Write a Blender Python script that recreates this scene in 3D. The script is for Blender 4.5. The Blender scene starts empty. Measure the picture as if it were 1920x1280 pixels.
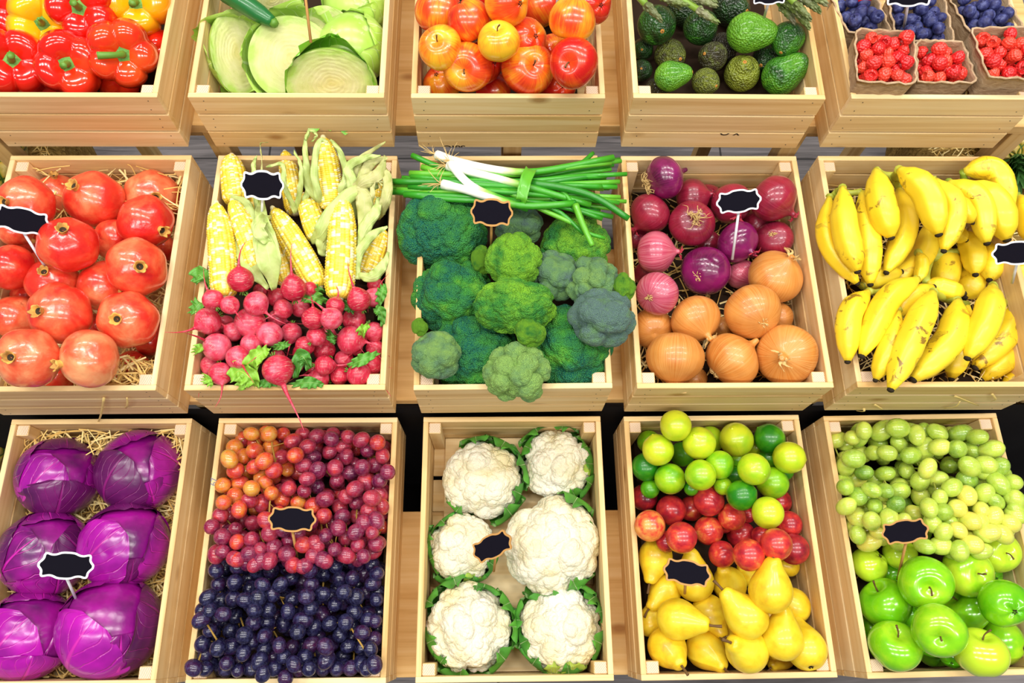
import bpy, bmesh, math, random
import numpy as np
from mathutils import Vector, Matrix, Quaternion
PI = math.pi
C = bpy.context.scene.collection
S = bpy.context.scene

# ------------------------------------------------------------------ camera
F_PX, TH, ROLL, PAN, ZC = 1454.84, 0.361498, -0.047548, 0.054629, 1.9024
_rz = Matrix.Rotation(-PAN, 3, 'Z')
_fw, _up, _rt = Vector((0, math.sin(TH), -math.cos(TH))), Vector((0, math.cos(TH), math.sin(TH))), Vector((1, 0, 0))
_cr, _sr = math.cos(ROLL), math.sin(ROLL)
FW = _rz @ _fw
RT = _rz @ (_cr * _rt - _sr * _up)
UP = _rz @ (_sr * _rt + _cr * _up)
cam_d = bpy.data.cameras.new('camera'); cam = bpy.data.objects.new('camera', cam_d); C.objects.link(cam)
cam_d.sensor_width = 36; cam_d.lens = 36 * F_PX / 1920; cam_d.clip_start = .02
m = Matrix.Identity(4)
for i in range(3):
    m[i][0] = RT[i]; m[i][1] = UP[i]; m[i][2] = -FW[i]
m[2][3] = ZC
cam.matrix_world = m
S.camera = cam

# ------------------------------------------------------------------ world, lamps, exposure
S.view_settings.view_transform = 'Standard'
S.view_settings.look = 'None'
S.view_settings.gamma = 1.0
S.view_settings.use_curve_mapping = False
S.view_settings.exposure = -0.34
w = bpy.data.worlds.new('world'); S.world = w; w.use_nodes = True
w.node_tree.nodes['Background'].inputs[0].default_value = (.86, .93, 1, 1)
w.node_tree.nodes['Background'].inputs[1].default_value = .19
def lamp(x, y, z, sx, sy, power, col=(1, .97, .92)):
    d = bpy.data.lights.new('ceiling_lamp', 'AREA'); d.shape = 'RECTANGLE'; d.size = sx; d.size_y = sy
    d.energy = power; d.color = col
    o = bpy.data.objects.new('ceiling_lamp', d); C.objects.link(o); o.location = (x, y, z)
for x in (-1.9, -.65, .65, 1.9):
    for y in (-1.3, .35, 1.9):
        lamp(x, y, 3.5, .85, .22, 30)

# ------------------------------------------------------------------ pixel <-> place helpers
CAM = Vector((0, 0, ZC))
def ray(u, v):
    return FW + RT * ((u - 960) / F_PX) + UP * ((640 - v) / F_PX)
def at(u, v, z):
    d = ray(u, v)
    return CAM + d * ((z - ZC) / d.z)
def depth(p): return (Vector(p) - CAM).dot(FW)
def aim(u, v, r, us, vs, sgn=1, k=1.0, p=None):
    """direction in the place of a feature seen at (us,vs) on a body centred at (u,v), k body radii away"""
    dx, dy = (us - u) / (r * k), (v - vs) / (r * k)
    q = dx * dx + dy * dy
    if q > .98:
        s = math.sqrt(.98 / q); dx *= s; dy *= s; q = .98
    vd = ray(u, v).normalized()
    r_ = (RT - vd * RT.dot(vd)).normalized(); u_ = vd.cross(r_) * -1
    if u_.dot(UP) < 0: u_ = -u_
    return (r_ * dx + u_ * dy - vd * math.sqrt(1 - q) * sgn).normalized()
def quat(zdir, spin=0.0, xdir=None):
    z = Vector(zdir).normalized()
    if xdir is not None:
        x = Vector(xdir); x = (x - z * x.dot(z)).normalized(); y = z.cross(x)
        return Matrix((x, y, z)).transposed().to_quaternion()
    return z.to_track_quat('Z', 'Y') @ Quaternion((0, 0, 1), spin)

# ------------------------------------------------------------------ numpy mesh tools
class MB:
    def __init__(s): s.V = []; s.F = []; s.U = []; s.M = []; s.n = 0
    def add(s, V, F, U=None, m=0):
        V = np.asarray(V, float).reshape(-1, 3)
        s.V.append(V)
        for k, f in enumerate(F):
            s.F.append([i + s.n for i in f]); s.M.append(m)
            s.U.append([U[i] for i in f] if U is not None else [(0, 0)] * len(f))
        s.n += len(V); return s
    def mesh(s, name, mats, smooth=True):
        me = bpy.data.meshes.new(name)
        V = np.concatenate(s.V) if s.V else np.zeros((0, 3))
        me.from_pydata(V.tolist(), [], s.F)
        for m_ in (mats if isinstance(mats, (list, tuple)) else [mats]): me.materials.append(m_)
        me.polygons.foreach_set('material_index', s.M)
        me.polygons.foreach_set('use_smooth', [smooth] * len(s.F))
        uv = me.uv_layers.new(name='UVMap')
        uv.data.foreach_set('uv', [c for f in s.U for p in f for c in p])
        me.update(); return me
def gridF(nu, nv, wrap):
    F = []
    w_ = nu if wrap else nu - 1
    for j in range(nv - 1):
        for i in range(w_):
            a = j * nu + i; b = j * nu + (i + 1) % nu
            F.append((a, b, b + nu, a + nu))
    return F
def surf(fn, nu=32, nv=20, m=0, mb=None):
    """closed surface of revolution-like fn(theta, t) with a shared pole look; theta 0..2pi, t 0..1"""
    mb = mb or MB()
    U, T = np.meshgrid(np.arange(nu + 1) / nu, np.arange(nv) / (nv - 1))
    V = fn(U.ravel() * 2 * PI, T.ravel())
    UV = list(zip(U.ravel().tolist(), T.ravel().tolist()))
    F = [(a, a + 1, a + nu + 2, a + nu + 1) for j in range(nv - 1) for a in range(j * (nu + 1), j * (nu + 1) + nu)]
    mb.add(V, [f[::-1] for f in F], UV, m)
    return mb
def revolve(prof, nu=28, mod=None, sub=4, m=0, mb=None):
    """prof list of (r,z) from bottom to top, smoothed by Catmull-Rom"""
    P = np.array(prof, float); n = len(P)
    Q = np.vstack([2 * P[0] - P[1], P, 2 * P[-1] - P[-2]])
    out = []
    for i in range(n - 1):
        p0, p1, p2, p3 = Q[i], Q[i + 1], Q[i + 2], Q[i + 3]
        for k in range(sub):
            t = k / sub
            out.append(.5 * ((2 * p1) + (-p0 + p2) * t + (2 * p0 - 5 * p1 + 4 * p2 - p3) * t * t + (-p0 + 3 * p1 - 3 * p2 + p3) * t ** 3))
    out.append(P[-1]); R = np.array(out); R[:, 0] = np.maximum(R[:, 0], 0)
    nv = len(R)
    def fn(th, t):
        i = np.rint(t * (nv - 1)).astype(int)
        r, z = R[i, 0], R[i, 1]
        x, y = r * np.cos(th), r * np.sin(th)
        if mod is not None: x, y, z = mod(x, y, z, th, 1 - t)
        return np.stack([x, y, z], 1)
    # surf faces assume pole-to-pole from top; orient outward
    mb = mb or MB()
    U, T = np.meshgrid(np.arange(nu + 1) / nu, np.arange(nv) / (nv - 1))
    V = fn(U.ravel() * 2 * PI, T.ravel())
    UV = list(zip(U.ravel().tolist(), T.ravel().tolist()))
    F = [(a, a + 1, a + nu + 2, a + nu + 1) for j in range(nv - 1) for a in range(j * (nu + 1), j * (nu + 1) + nu)]
    mb.add(V, F, UV, m)
    return mb
def tube(pts, rad, seg=8, m=0, mb=None, cap=True):
    mb = mb or MB()
    P = [Vector(p) for p in pts]; n = len(P)
    if not hasattr(rad, '__len__'): rad = [rad] * n
    t0 = (P[1] - P[0]).normalized()
    a = t0.orthogonal().normalized(); V = []; UV = []
    for i in range(n):
        t = (P[min(i + 1, n - 1)] - P[max(i - 1, 0)]).normalized()
        a = (a - t * a.dot(t)).normalized(); b = t.cross(a)
        for k in range(seg):
            q = 2 * PI * k / seg
            V.append(P[i] + (a * math.cos(q) + b * math.sin(q)) * rad[i]); UV.append((k / seg, i / (n - 1)))
    F = gridF(seg, n, True)
    if cap: F += [tuple(range(seg))[::-1], tuple((n - 1) * seg + k for k in range(seg))]
    mb.add([tuple(v) for v in V], F, UV, m); return mb
def smooth_path(pts, n=16):
    P = [Vector(p) for p in pts]; Q = [2 * P[0] - P[1]] + P + [2 * P[-1] - P[-2]]; out = []
    segs = len(P) - 1
    for k in range(n):
        s = k / (n - 1) * segs; i = min(int(s), segs - 1); t = s - i
        p0, p1, p2, p3 = Q[i:i + 4]
        out.append(.5 * ((2 * p1) + (p2 - p0) * t + (2 * p0 - 5 * p1 + 4 * p2 - p3) * t * t + (3 * p1 - p0 - 3 * p2 + p3) * t ** 3))
    return out
def ribbon(pts, wid, nrm=(0, 0, 1), cup=0.0, ruff=0.0, nw=5, m=0, mb=None, seed=0, n=None):
    """leaf-like strip along pts; wid list of half widths"""
    mb = mb or MB(); rnd = random.Random(seed)
    n = n or len(pts) * 4
    P = smooth_path(pts, n); Wd = np.interp(np.linspace(0, 1, n), np.linspace(0, 1, len(wid)), wid)
    V = []; UV = []; ph = rnd.random() * 6
    for i in range(n):
        t = (P[min(i + 1, n - 1)] - P[max(i - 1, 0)]).normalized()
        N = Vector(nrm); N = (N - t * N.dot(t)).normalized(); b = t.cross(N)
        for k in range(nw):
            s = -1 + 2 * k / (nw - 1)
            off = cup * Wd[i] * (s * s) + ruff * abs(s) ** 1.5 * math.sin(i * 14.0 / n * 2.2 + ph + s * 2)
            V.append(P[i] + b * (s * Wd[i]) + N * off); UV.append(((s + 1) / 2, i / (n - 1)))
    mb.add([tuple(v) for v in V], gridF(nw, n, False), UV, m); return mb
def bxm(cx, cy, cz, sx, sy, sz, b=.0008, m=0, mb=None):
    """box with small chamfers"""
    mb = mb or MB()
    X, Y, Z = sx / 2, sy / 2, sz / 2
    V = []; ids = {}
    for ix in (-1, 1):
        for iy in (-1, 1):
            for iz in (-1, 1):
                for ax in range(3):
                    p = [ix * (X - b), iy * (Y - b), iz * (Z - b)]
                    p[ax] = (ix * X, iy * Y, iz * Z)[ax]
                    ids[(ix, iy, iz, ax)] = len(V); V.append((p[0] + cx, p[1] + cy, p[2] + cz))
    F = []
    for ax in range(3):
        o1, o2 = (ax + 1) % 3, (ax + 2) % 3
        for s in (-1, 1):
            q = []
            for a, b_ in ((-1, -1), (1, -1), (1, 1), (-1, 1)):
                k = [0, 0, 0]; k[ax] = s; k[o1] = a; k[o2] = b_; q.append(ids[(*k, ax)])
            F.append(q if s > 0 else q[::-1])
    for ax in range(3):          # edges along ax
        o1, o2 = (ax + 1) % 3, (ax + 2) % 3
        for a in (-1, 1):
            for b_ in (-1, 1):
                def kk(s, own):
                    k = [0, 0, 0]; k[ax] = s; k[o1] = a; k[o2] = b_; return ids[(*k, own)]
                q = [kk(-1, o1), kk(1, o1), kk(1, o2), kk(-1, o2)]
                F.append(q if a * b_ < 0 else q[::-1])
    for ix in (-1, 1):
        for iy in (-1, 1):
            for iz in (-1, 1):
                q = [ids[(ix, iy, iz, a)] for a in range(3)]
                F.append(q if ix * iy * iz > 0 else q[::-1])
    mb.add(V, F, None, m); return mb
_ico = {}
def ico(n):
    if n not in _ico:
        bm = bmesh.new(); bmesh.ops.create_icosphere(bm, subdivisions=n, radius=1)
        _ico[n] = (np.array([v.co[:] for v in bm.verts]), [tuple(v.index for v in f.verts) for f in bm.faces]); bm.free()
    return _ico[n]
def sn(P, seed, freq=1.0, oct=3):
    """cheap smooth noise from random sines, about -1..1"""
    r = np.random.RandomState(seed); out = np.zeros(len(P)); amp = 1; tot = 0
    for o in range(oct):
        a = np.zeros(len(P))
        for k in range(5):
            d = r.normal(size=3); d /= np.linalg.norm(d)
            a += np.sin(P @ d * freq * 2.2 * (2 ** o) + r.rand() * 6.28)
        out += amp * a / 3; tot += amp; amp *= .5
    return out / tot
def cells(D, K, seed, jit=.5):
    r = np.random.RandomState(seed)
    i = np.arange(K) + .5; ph = np.arccos(1 - 2 * i / K); th = PI * (1 + 5 ** .5) * i
    Q = np.stack([np.sin(ph) * np.cos(th), np.sin(ph) * np.sin(th), np.cos(ph)], 1)
    Q += r.normal(size=Q.shape) * jit * math.sqrt(4 * PI / K) * .35
    Q /= np.linalg.norm(Q, axis=1)[:, None]
    F1 = np.empty(len(D)); ID = np.empty(len(D), int)
    for s in range(0, len(D), 4000):
        d = 2 - 2 * D[s:s + 4000] @ Q.T
        j = d.argmin(1); ID[s:s + 4000] = j; F1[s:s + 4000] = np.sqrt(np.maximum(d[np.arange(len(j)), j], 0))
    return F1, ID, math.sqrt(4 * PI / K)
def lobes(D, K, seed, jit=.5, k=.80):
    k *= .80
    F1, ID, sp = cells(D, K, seed, jit)
    return np.sqrt(np.maximum(0, 1 - (F1 / (sp * k)) ** 2)), ID
def icomesh(name, n, fn, mat, smooth=True):
    D, F = ico(n)
    V = fn(D); return MB().add(V, F).mesh(name, mat, smooth)

# ------------------------------------------------------------------ objects
def empty(name, loc, q=None, s=1.0, label=None, cat=None, group=None):
    o = bpy.data.objects.new(name, None); C.objects.link(o); o.empty_display_size = .02
    o.location = loc
    if q is not None: o.rotation_mode = 'QUATERNION'; o.rotation_quaternion = q
    o.scale = (s, s, s) if not hasattr(s, '__len__') else s
    tag(o, label, cat, group); return o
def tag(o, label=None, cat=None, group=None, kind=None):
    if label: o['label'] = label
    if cat: o['category'] = cat
    if group: o['group'] = group
    if kind: o['kind'] = kind
    return o
def ob(name, me, parent=None, col=None, loc=None, q=None, s=None):
    o = bpy.data.objects.new(name, me); C.objects.link(o)
    if parent is not None: o.parent = parent
    if col: o.color = (*col, 1)
    if loc is not None: o.location = loc
    if q is not None: o.rotation_mode = 'QUATERNION'; o.rotation_quaternion = q
    if s is not None: o.scale = (s, s, s) if not hasattr(s, '__len__') else s
    return o
ORD = ['zeroth', 'first', 'second', 'third', 'fourth', 'fifth', 'sixth', 'seventh', 'eighth', 'ninth', 'tenth', 'eleventh', 'twelfth', 'thirteenth', 'fourteenth', 'fifteenth', 'sixteenth', 'seventeenth', 'eighteenth', 'nineteenth', 'twentieth']
def row_labels(items, rowh, place, cat, group, lens=None):
    """items: (root, u, v, look). rows from the back, then left to right"""
    it = sorted(items, key=lambda a: a[2]); rows = []
    for a in it:
        if rows and a[2] - rows[-1][0][2] < rowh: rows[-1].append(a)
        else: rows.append([a])
    for j, row in enumerate(rows):
        row.sort(key=lambda a: a[1]); n = len(row)
        rn = 'back row' if j == 0 else 'front row' if j == len(rows) - 1 else ORD[j + 1] + ' row from back'
        for i, a in enumerate(row):
            if n == 1: pos = 'alone'
            elif i == 0: pos = 'leftmost'
            elif i == n - 1: pos = 'rightmost'
            elif n == 3: pos = 'middle one'
            elif i < n / 2: pos = ORD[i + 1] + ' from left'
            else: pos = ORD[n - i] + ' from right'
            tag(a[0], f"{a[3]}, {pos} in {rn}, {place}", cat, group)

# ------------------------------------------------------------------ materials
class T:
    def __init__(s, name, rough=.5, spec=.5, **kw):
        s.mat = bpy.data.materials.new(name); s.mat.use_nodes = True; s.t = s.mat.node_tree
        s.b = s.t.nodes['Principled BSDF']; s.b.inputs['Roughness'].default_value = rough
        s.b.inputs['Specular IOR Level'].default_value = spec
        for k, v in kw.items(): s.b.inputs[k.replace('_', ' ')].default_value = v
        s._tc = None
    def n(s, ty, **p):
        nd = s.t.nodes.new('ShaderNode' + ty)
        for k, v in p.items(): setattr(nd, k, v)
        return nd
    def put(s, sock, v):
        if isinstance(v, bpy.types.NodeSocket): s.t.links.new(v, sock)
        elif isinstance(v, tuple) and len(v) == 3 and sock.type == 'RGBA': sock.default_value = (*v, 1)
        else: sock.default_value = v
    def tc(s, w='Object'):
        if not s._tc: s._tc = s.n('TexCoord')
        return s._tc.outputs[w]
    def rnd(s): return s.n('ObjectInfo').outputs['Random']
    def ocol(s): return s.n('ObjectInfo').outputs['Color']
    def math(s, op, a, b=0.0, c=0.0):
        nd = s.n('Math', operation=op); s.put(nd.inputs[0], a); s.put(nd.inputs[1], b); s.put(nd.inputs[2], c); return nd.outputs[0]
    def vmath(s, op, a, b=(0, 0, 0), sc=None):
        nd = s.n('VectorMath', operation=op); s.put(nd.inputs[0], a); s.put(nd.inputs[1], b)
        if sc is not None: s.put(nd.inputs['Scale'], sc)
        return nd.outputs[0]
    def shift(s, vec, k=37.0):
        """per object offset so copies differ"""
        c = s.n('CombineXYZ'); r = s.math('MULTIPLY', s.rnd(), k); s.put(c.inputs[0], r); s.put(c.inputs[1], r); s.put(c.inputs[2], r)
        return s.vmath('ADD', vec, c.outputs[0])
    def noise(s, vec, scale, detail=3, rough=.5, dist=0.0, out=0):
        nd = s.n('TexNoise'); s.put(nd.inputs['Vector'], vec); s.put(nd.inputs['Scale'], scale); s.put(nd.inputs['Detail'], detail)
        s.put(nd.inputs['Roughness'], rough); s.put(nd.inputs['Distortion'], dist); return nd.outputs[out]
    def vor(s, vec, scale, out='Distance', feature='F1', rand=1.0):
        nd = s.n('TexVoronoi', feature=feature); s.put(nd.inputs['Vector'], vec); s.put(nd.inputs['Scale'], scale); s.put(nd.inputs['Randomness'], rand)
        return nd.outputs[out]
    def ramp(s, f, stops, interp='LINEAR'):
        nd = s.n('ValToRGB'); cr = nd.color_ramp; cr.interpolation = interp
        while len(cr.elements) < len(stops): cr.elements.new(.5)
        for e, (p, c) in zip(cr.elements, stops):
            e.position = p; e.color = (*c, 1) if hasattr(c, '__len__') else (c, c, c, 1)
        s.put(nd.inputs[0], f); return nd.outputs[0]
    def mix(s, f, a, b, bt='MIX'):
        nd = s.n('Mix', data_type='RGBA', blend_type=bt); s.put(nd.inputs[0], f); s.put(nd.inputs[6], a); s.put(nd.inputs[7], b); return nd.outputs[2]
    def sep(s, v):
        nd = s.n('SeparateXYZ'); s.put(nd.inputs[0], v); return nd.outputs
    def comb(s, x, y, z):
        nd = s.n('CombineXYZ'); s.put(nd.inputs[0], x); s.put(nd.inputs[1], y); s.put(nd.inputs[2], z); return nd.outputs[0]
    def merid(s, k=6.0, kz=.6):
        """vector constant-ish along meridians of the object's z axis"""
        x = s.sep(s.tc()); c = s.comb(x[0], x[1], 0.0)
        nrm = s.vmath('NORMALIZE', c); sc = s.vmath('SCALE', nrm, sc=k)
        z = s.math('MULTIPLY', x[2], kz); r = s.math('MULTIPLY', s.rnd(), 53.0)
        return s.vmath('ADD', sc, s.comb(0.0, r, s.math('ADD', z, r)))
    def bump(s, h, strength=.3, dist=.002):
        nd = s.n('Bump'); s.put(nd.inputs['Height'], h); nd.inputs['Strength'].default_value = strength; nd.inputs['Distance'].default_value = dist
        s.put(s.b.inputs['Normal'], nd.outputs[0]); return s
    def col(s, c): s.put(s.b.inputs['Base Color'], c); return s
    def map(s, vec, scale):
        nd = s.n('Mapping'); s.put(nd.inputs[0], vec); nd.inputs['Scale'].default_value = scale; return nd.outputs[0]

def wood_mat(name, axis, tint=(1, 1, 1), knots=True):
    t = T(name, rough=.55, spec=.25)
    v = t.shift(t.tc(), 9.0)
    sc = [70, 70, 70]; sc[axis] = 2.5
    g = t.noise(t.map(v, tuple(sc)), 1.0, 4, .55, .6)
    sc2 = [14, 14, 14]; sc2[axis] = 1.2
    g2 = t.noise(t.map(v, tuple(sc2)), 1.0, 3, .5, .4)
    c = t.ramp(t.math('ADD', t.math('MULTIPLY', g, .6), t.math('MULTIPLY', g2, .4)), [(.36, (.60, .33, .10)), (.5, (.80, .55, .25)), (.64, (.90, .70, .40))])
    c = t.mix(.35, c, t.ramp(t.rnd(), [(0, (.66, .42, .15)), (.5, (.80, .57, .26)), (1, (.84, .66, .38))]))
    if knots:
        sk = [9, 9, 9]; sk[axis] = 4.5
        kd = t.vor(t.map(v, tuple(sk)), 1.0)
        kk = t.ramp(kd, [(.035, 1.0), (.06, .6), (.10, 0.0)])
        c = t.mix(t.math('MULTIPLY', kk, .8), c, (.36, .16, .04))
    c = t.mix(1.0, c, tint, 'MULTIPLY')
    t.col(c); t.bump(g, .12, .0006); return t.mat
WX, WY, WZ = wood_mat('pine_x', 0), wood_mat('pine_y', 1), wood_mat('pine_z', 2)
t = T('end_grain', rough=.6, spec=.2)
x_ = t.sep(t.shift(t.tc(), .7)); g = t.math('SINE', t.math('ADD', t.math('MULTIPLY', t.math('ADD', x_[0], t.math('MULTIPLY', x_[1], .6)), 2300.0), t.math('MULTIPLY', t.noise(t.tc(), 60.0, 2), 9.0)))
t.col(t.ramp(g, [(.0, (.62, .40, .24)), (.7, (.86, .72, .56))])); WEND = t.mat
def plain(name, c, rough=.5, spec=.5, **kw):
    t = T(name, rough, spec, **kw)
    n = t.noise(t.shift(t.tc()), 8.0, 3)
    t.col(t.mix(t.math('MULTIPLY', n, .35), c, tuple(x * .6 for x in c))); return t.mat
NAIL = plain('nail_steel', (.10, .07, .05), .4)

M_GAPSHADE = plain('gap_shade_brown', (.035, .02, .012), .8, .1)  # near-black brown on the raised bases paints the shade seen between the produce
# ------------------------------------------------------------------ the place
CW, CL, CH = .31, .426256, .134033
ROWY = [.799475, .35695, -.068992]
ROWZ = [ZC - 1.019105, ZC - 1.154586, ZC - 1.318336]      # rim heights
XC = [[-.690439, -.332959, .019327, .375773, .727231], [-.682691, -.328164, .023615, .373117, .721037], [-.685156, -.329461, .026034, .377785, .73299]]
YAW = [[-.0008, -.000435, .000354, -.006833, -.003851], [.004288, -.002179, .006478, .000447, -.002575], [.000368, -.00127, .000028, .004431, .012554]]
class Crate: pass
def crate_frame(r, c):
    k = Crate(); k.r, k.c = r, c; k.yaw = YAW[r][c]
    k.x, k.y, k.zb = XC[r][c], ROWY[r] + CL / 2, ROWZ[r] - CH
    k.rim = ROWZ[r]; k.S = []; k.floor = k.zb + .01
    return k
def c_loc(k, p):
    dx, dy = p[0] - k.x, p[1] - k.y; c, s = math.cos(k.yaw), math.sin(k.yaw)
    return c * dx + s * dy, -s * dx + c * dy
def c_wld(k, lx, ly, z):
    c, s = math.cos(k.yaw), math.sin(k.yaw)
    return Vector((k.x + c * lx - s * ly, k.y + s * lx + c * ly, z))

def floor_struct():
    t = T('grey_wood_floor', rough=.45, spec=.4)
    v = t.map(t.tc(), (1.0, 1.0, 1.0)); x = t.sep(v)
    br = t.n('TexBrick'); t.put(br.inputs['Vector'], v); br.inputs['Scale'].default_value = 1.0
    br.inputs['Brick Width'].default_value = 1.3; br.inputs['Row Height'].default_value = .16; br.inputs['Mortar Size'].default_value = .003
    br.inputs['Color1'].default_value = (.17, .15, .15, 1); br.inputs['Color2'].default_value = (.24, .22, .22, 1); br.inputs['Mortar'].default_value = (.04, .035, .035, 1)
    g = t.noise(t.map(v, (3, 60, 1)), 1.0, 5, .6, 1.2)
    t.col(t.mix(1.0, br.outputs[0], t.ramp(g, [(.3, .45), (.7, 1.5)]), 'MULTIPLY')); t.bump(g, .2, .002)
    o = ob('floor', bxm(0, .8, -.03, 8, 7, .06, .002).mesh('floor', t.mat, False)); tag(o, kind='structure')
floor_struct()

def make_crate():
    r = empty('wooden_crate', (0, 0, 0))
    t_, h, g = .009, (CH - .008) / 3, .004
    fs = MB(); bxm(0, 0, 0, CW, t_, h, mb=fs)
    for x in (-CW / 2 + .02, CW / 2 - .02):
        for z in (-.011, .011):
            tube([(x + z * .2, -t_ / 2 - .0003, z), (x + z * .2, t_ / 2, z)], .0011, 6, 1, fs)
    fme = fs.mesh('slat', [WX, NAIL], False)
    sm = bxm(0, 0, 0, t_, CL - 2 * t_, h).mesh('slat', WY, False)
    for i in range(3):
        z = h / 2 + i * (h + g)
        ob('slat', fme, r, loc=(0, -CL / 2 + t_ / 2, z)); ob('slat', fme, r, loc=(0, CL / 2 - t_ / 2, z), q=Quaternion((0, 0, 1), PI))
        for s in (-1, 1): ob('slat', sm, r, loc=(s * (CW / 2 - t_ / 2), 0, z))
    pm = MB(); bxm(0, 0, 0, .021, .019, CH - .010, .0012, mb=pm); pm = pm.mesh('corner_post', [WZ, WEND], False)
    for p in pm.polygons:
        if p.normal.z > .9: p.material_index = 1
    for sx in (-1, 1):
        for sy in (-1, 1): ob('corner_post', pm, r, loc=(sx * (CW / 2 - t_ - .0107), sy * (CL / 2 - t_ - .0097), (CH - .010) / 2 + .005))
    bm_ = MB()
    for i in range(6): bxm(0, -CL / 2 + .02 + .058 / 2 + i * .0655, .003, CW - 2 * t_ - .001, .058, .006, mb=bm_)
    ob('base', bm_.mesh('base', WX, False), r)
    return r
def copy_tree(o, parent=None):
    c = o.copy(); C.objects.link(c)
    if parent is not None: c.parent = parent
    for ch in o.children: copy_tree(ch, c)
    return c
CR = [[crate_frame(r, c) for c in range(5)] for r in range(3)]
WHAT = [['bell peppers', 'cut green cabbages', 'red and yellow apples', 'avocados and asparagus', 'punnets of berries'],
        ['pomegranates', 'corn cobs and radishes', 'broccoli and spring onions', 'red and brown onions', 'bananas'],
        ['purple cabbages', 'red and black grapes', 'cauliflowers', 'limes, plums and pears', 'green grapes and apples']]
LIFT = [[.02, .02, .03, .03, .03], [.012, .09, .03, .03, .035], [.02, .066, .018, .045, .035]]
proto = make_crate()
for r in range(3):
    for c in range(5):
        CR[r][c].o = proto if (r, c) == (0, 0) else copy_tree(proto)
for r in range(3):
    for c in range(5):
        k = CR[r][c]; o = k.o
        o.location = (k.x, k.y, k.zb); o.rotation_euler = (0, 0, k.yaw)
        tag(o, f"slatted pine crate filled with {WHAT[r][c]}", 'crate', 'slatted pine crates on the stepped display')
        k.o = o; k.floor = k.zb + LIFT[r][c]
        z = LIFT[r][c]
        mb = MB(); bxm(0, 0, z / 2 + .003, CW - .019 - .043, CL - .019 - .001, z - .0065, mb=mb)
        ln = ob('raised_base', mb.mesh('raised_base', WX if (r, c) in ((2, 2), (2, 0), (1, 0), (0, 4)) else M_GAPSHADE, False), o)
# crate writing
def stamp(parent, txt, size, loc, rot, col=(.05, .035, .025), cut=None):
    cu = bpy.data.curves.new('stamp', 'FONT'); cu.body = txt; cu.size = size; cu.extrude = .00008; cu.offset = size * .012
    tmp = bpy.data.objects.new('stamp_text', cu); C.objects.link(tmp); bpy.context.view_layer.update()
    me = bpy.data.meshes.new_from_object(tmp.evaluated_get(bpy.context.evaluated_depsgraph_get()))
    if cut:
        bm = bmesh.new(); bm.from_mesh(me); n_ = (0, cut[1], 0)
        bmesh.ops.bisect_plane(bm, geom=bm.verts[:] + bm.edges[:] + bm.faces[:], plane_co=(0, cut[0], 0), plane_no=n_, clear_inner=True); bm.to_mesh(me); bm.free()
    bpy.data.objects.remove(tmp); me.materials.clear(); me.materials.append(plain('stamp_ink', col, .7, .1))
    o = ob('stamp', me, parent, loc=loc); o.rotation_euler = rot; return o
stamp(CR[0][2].o, 'OIPS', .020, (-.114, -CL / 2 - .0003, -.0085), (PI / 2, 0, 0), cut=(.0086, 1))
stamp(CR[0][3].o, 'O x', .022, (.008, -CL / 2 - .0003, .0365), (PI / 2, 0, 0), cut=(.0055, -1))
stamp(CR[2][1].o, '67', .014, (-CW / 2 + .0095, .095, CH + .0001), (0, 0, PI / 2), (.25, .25, .28))

# stepped display: shelf planks, posts and rails
def shelf(name, y0, y1, z, x0, x1, label):
    r = empty(name, (0, (y0 + y1) / 2, 0), label=label, cat='display shelf', group='stepped display shelves')
    th = .022; yc = (y0 + y1) / 2; n = 3; wd = (x1 - x0) / n
    for i in range(n):
        ob('plank', bxm(0, 0, 0, wd - .0015, (y1 - y0), th, .001).mesh('plank', WXO, False), r, loc=(x0 + wd * (i + .5), 0, z - th / 2 - .0005))
    for px in (x0 + .06, -.33 * 1.0 - .18, 0.03, .55, x1 - .06):
        for s in (-1, 1):
            ob('leg', bxm(0, 0, 0, .034, .03, z - th - .001, .001).mesh('leg', WZO, False), r, loc=(px, s * ((y1 - y0) / 2 - .016), (z - th - .001) / 2))
    for s in (-1, 1):
        ob('rail', bxm(0, 0, 0, x1 - x0 - .02, .016, .05, .001).mesh('rail', WXO, False), r, loc=((x0 + x1) / 2, s * ((y1 - y0) / 2 - .04), z - th - .03))
WXO, WZO = wood_mat('shelf_pine_x', 0, (1.0, .93, .80)), wood_mat('shelf_pine_z', 2, (1.0, .93, .80))
shelf('display_shelf', .379, .670, ROWZ[1] - CH, -.98, 1.02, 'middle pine shelf carrying the pomegranate to banana crates')
shelf('display_shelf', -.067, .214, ROWZ[2] - CH, -.98, 1.02, 'lowest pine shelf carrying the purple cabbage to green grape crates')
shelf('display_shelf', .845, 1.225, ROWZ[0] - CH, -.98, 1.02, 'highest pine shelf carrying the pepper to berry crates')
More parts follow.
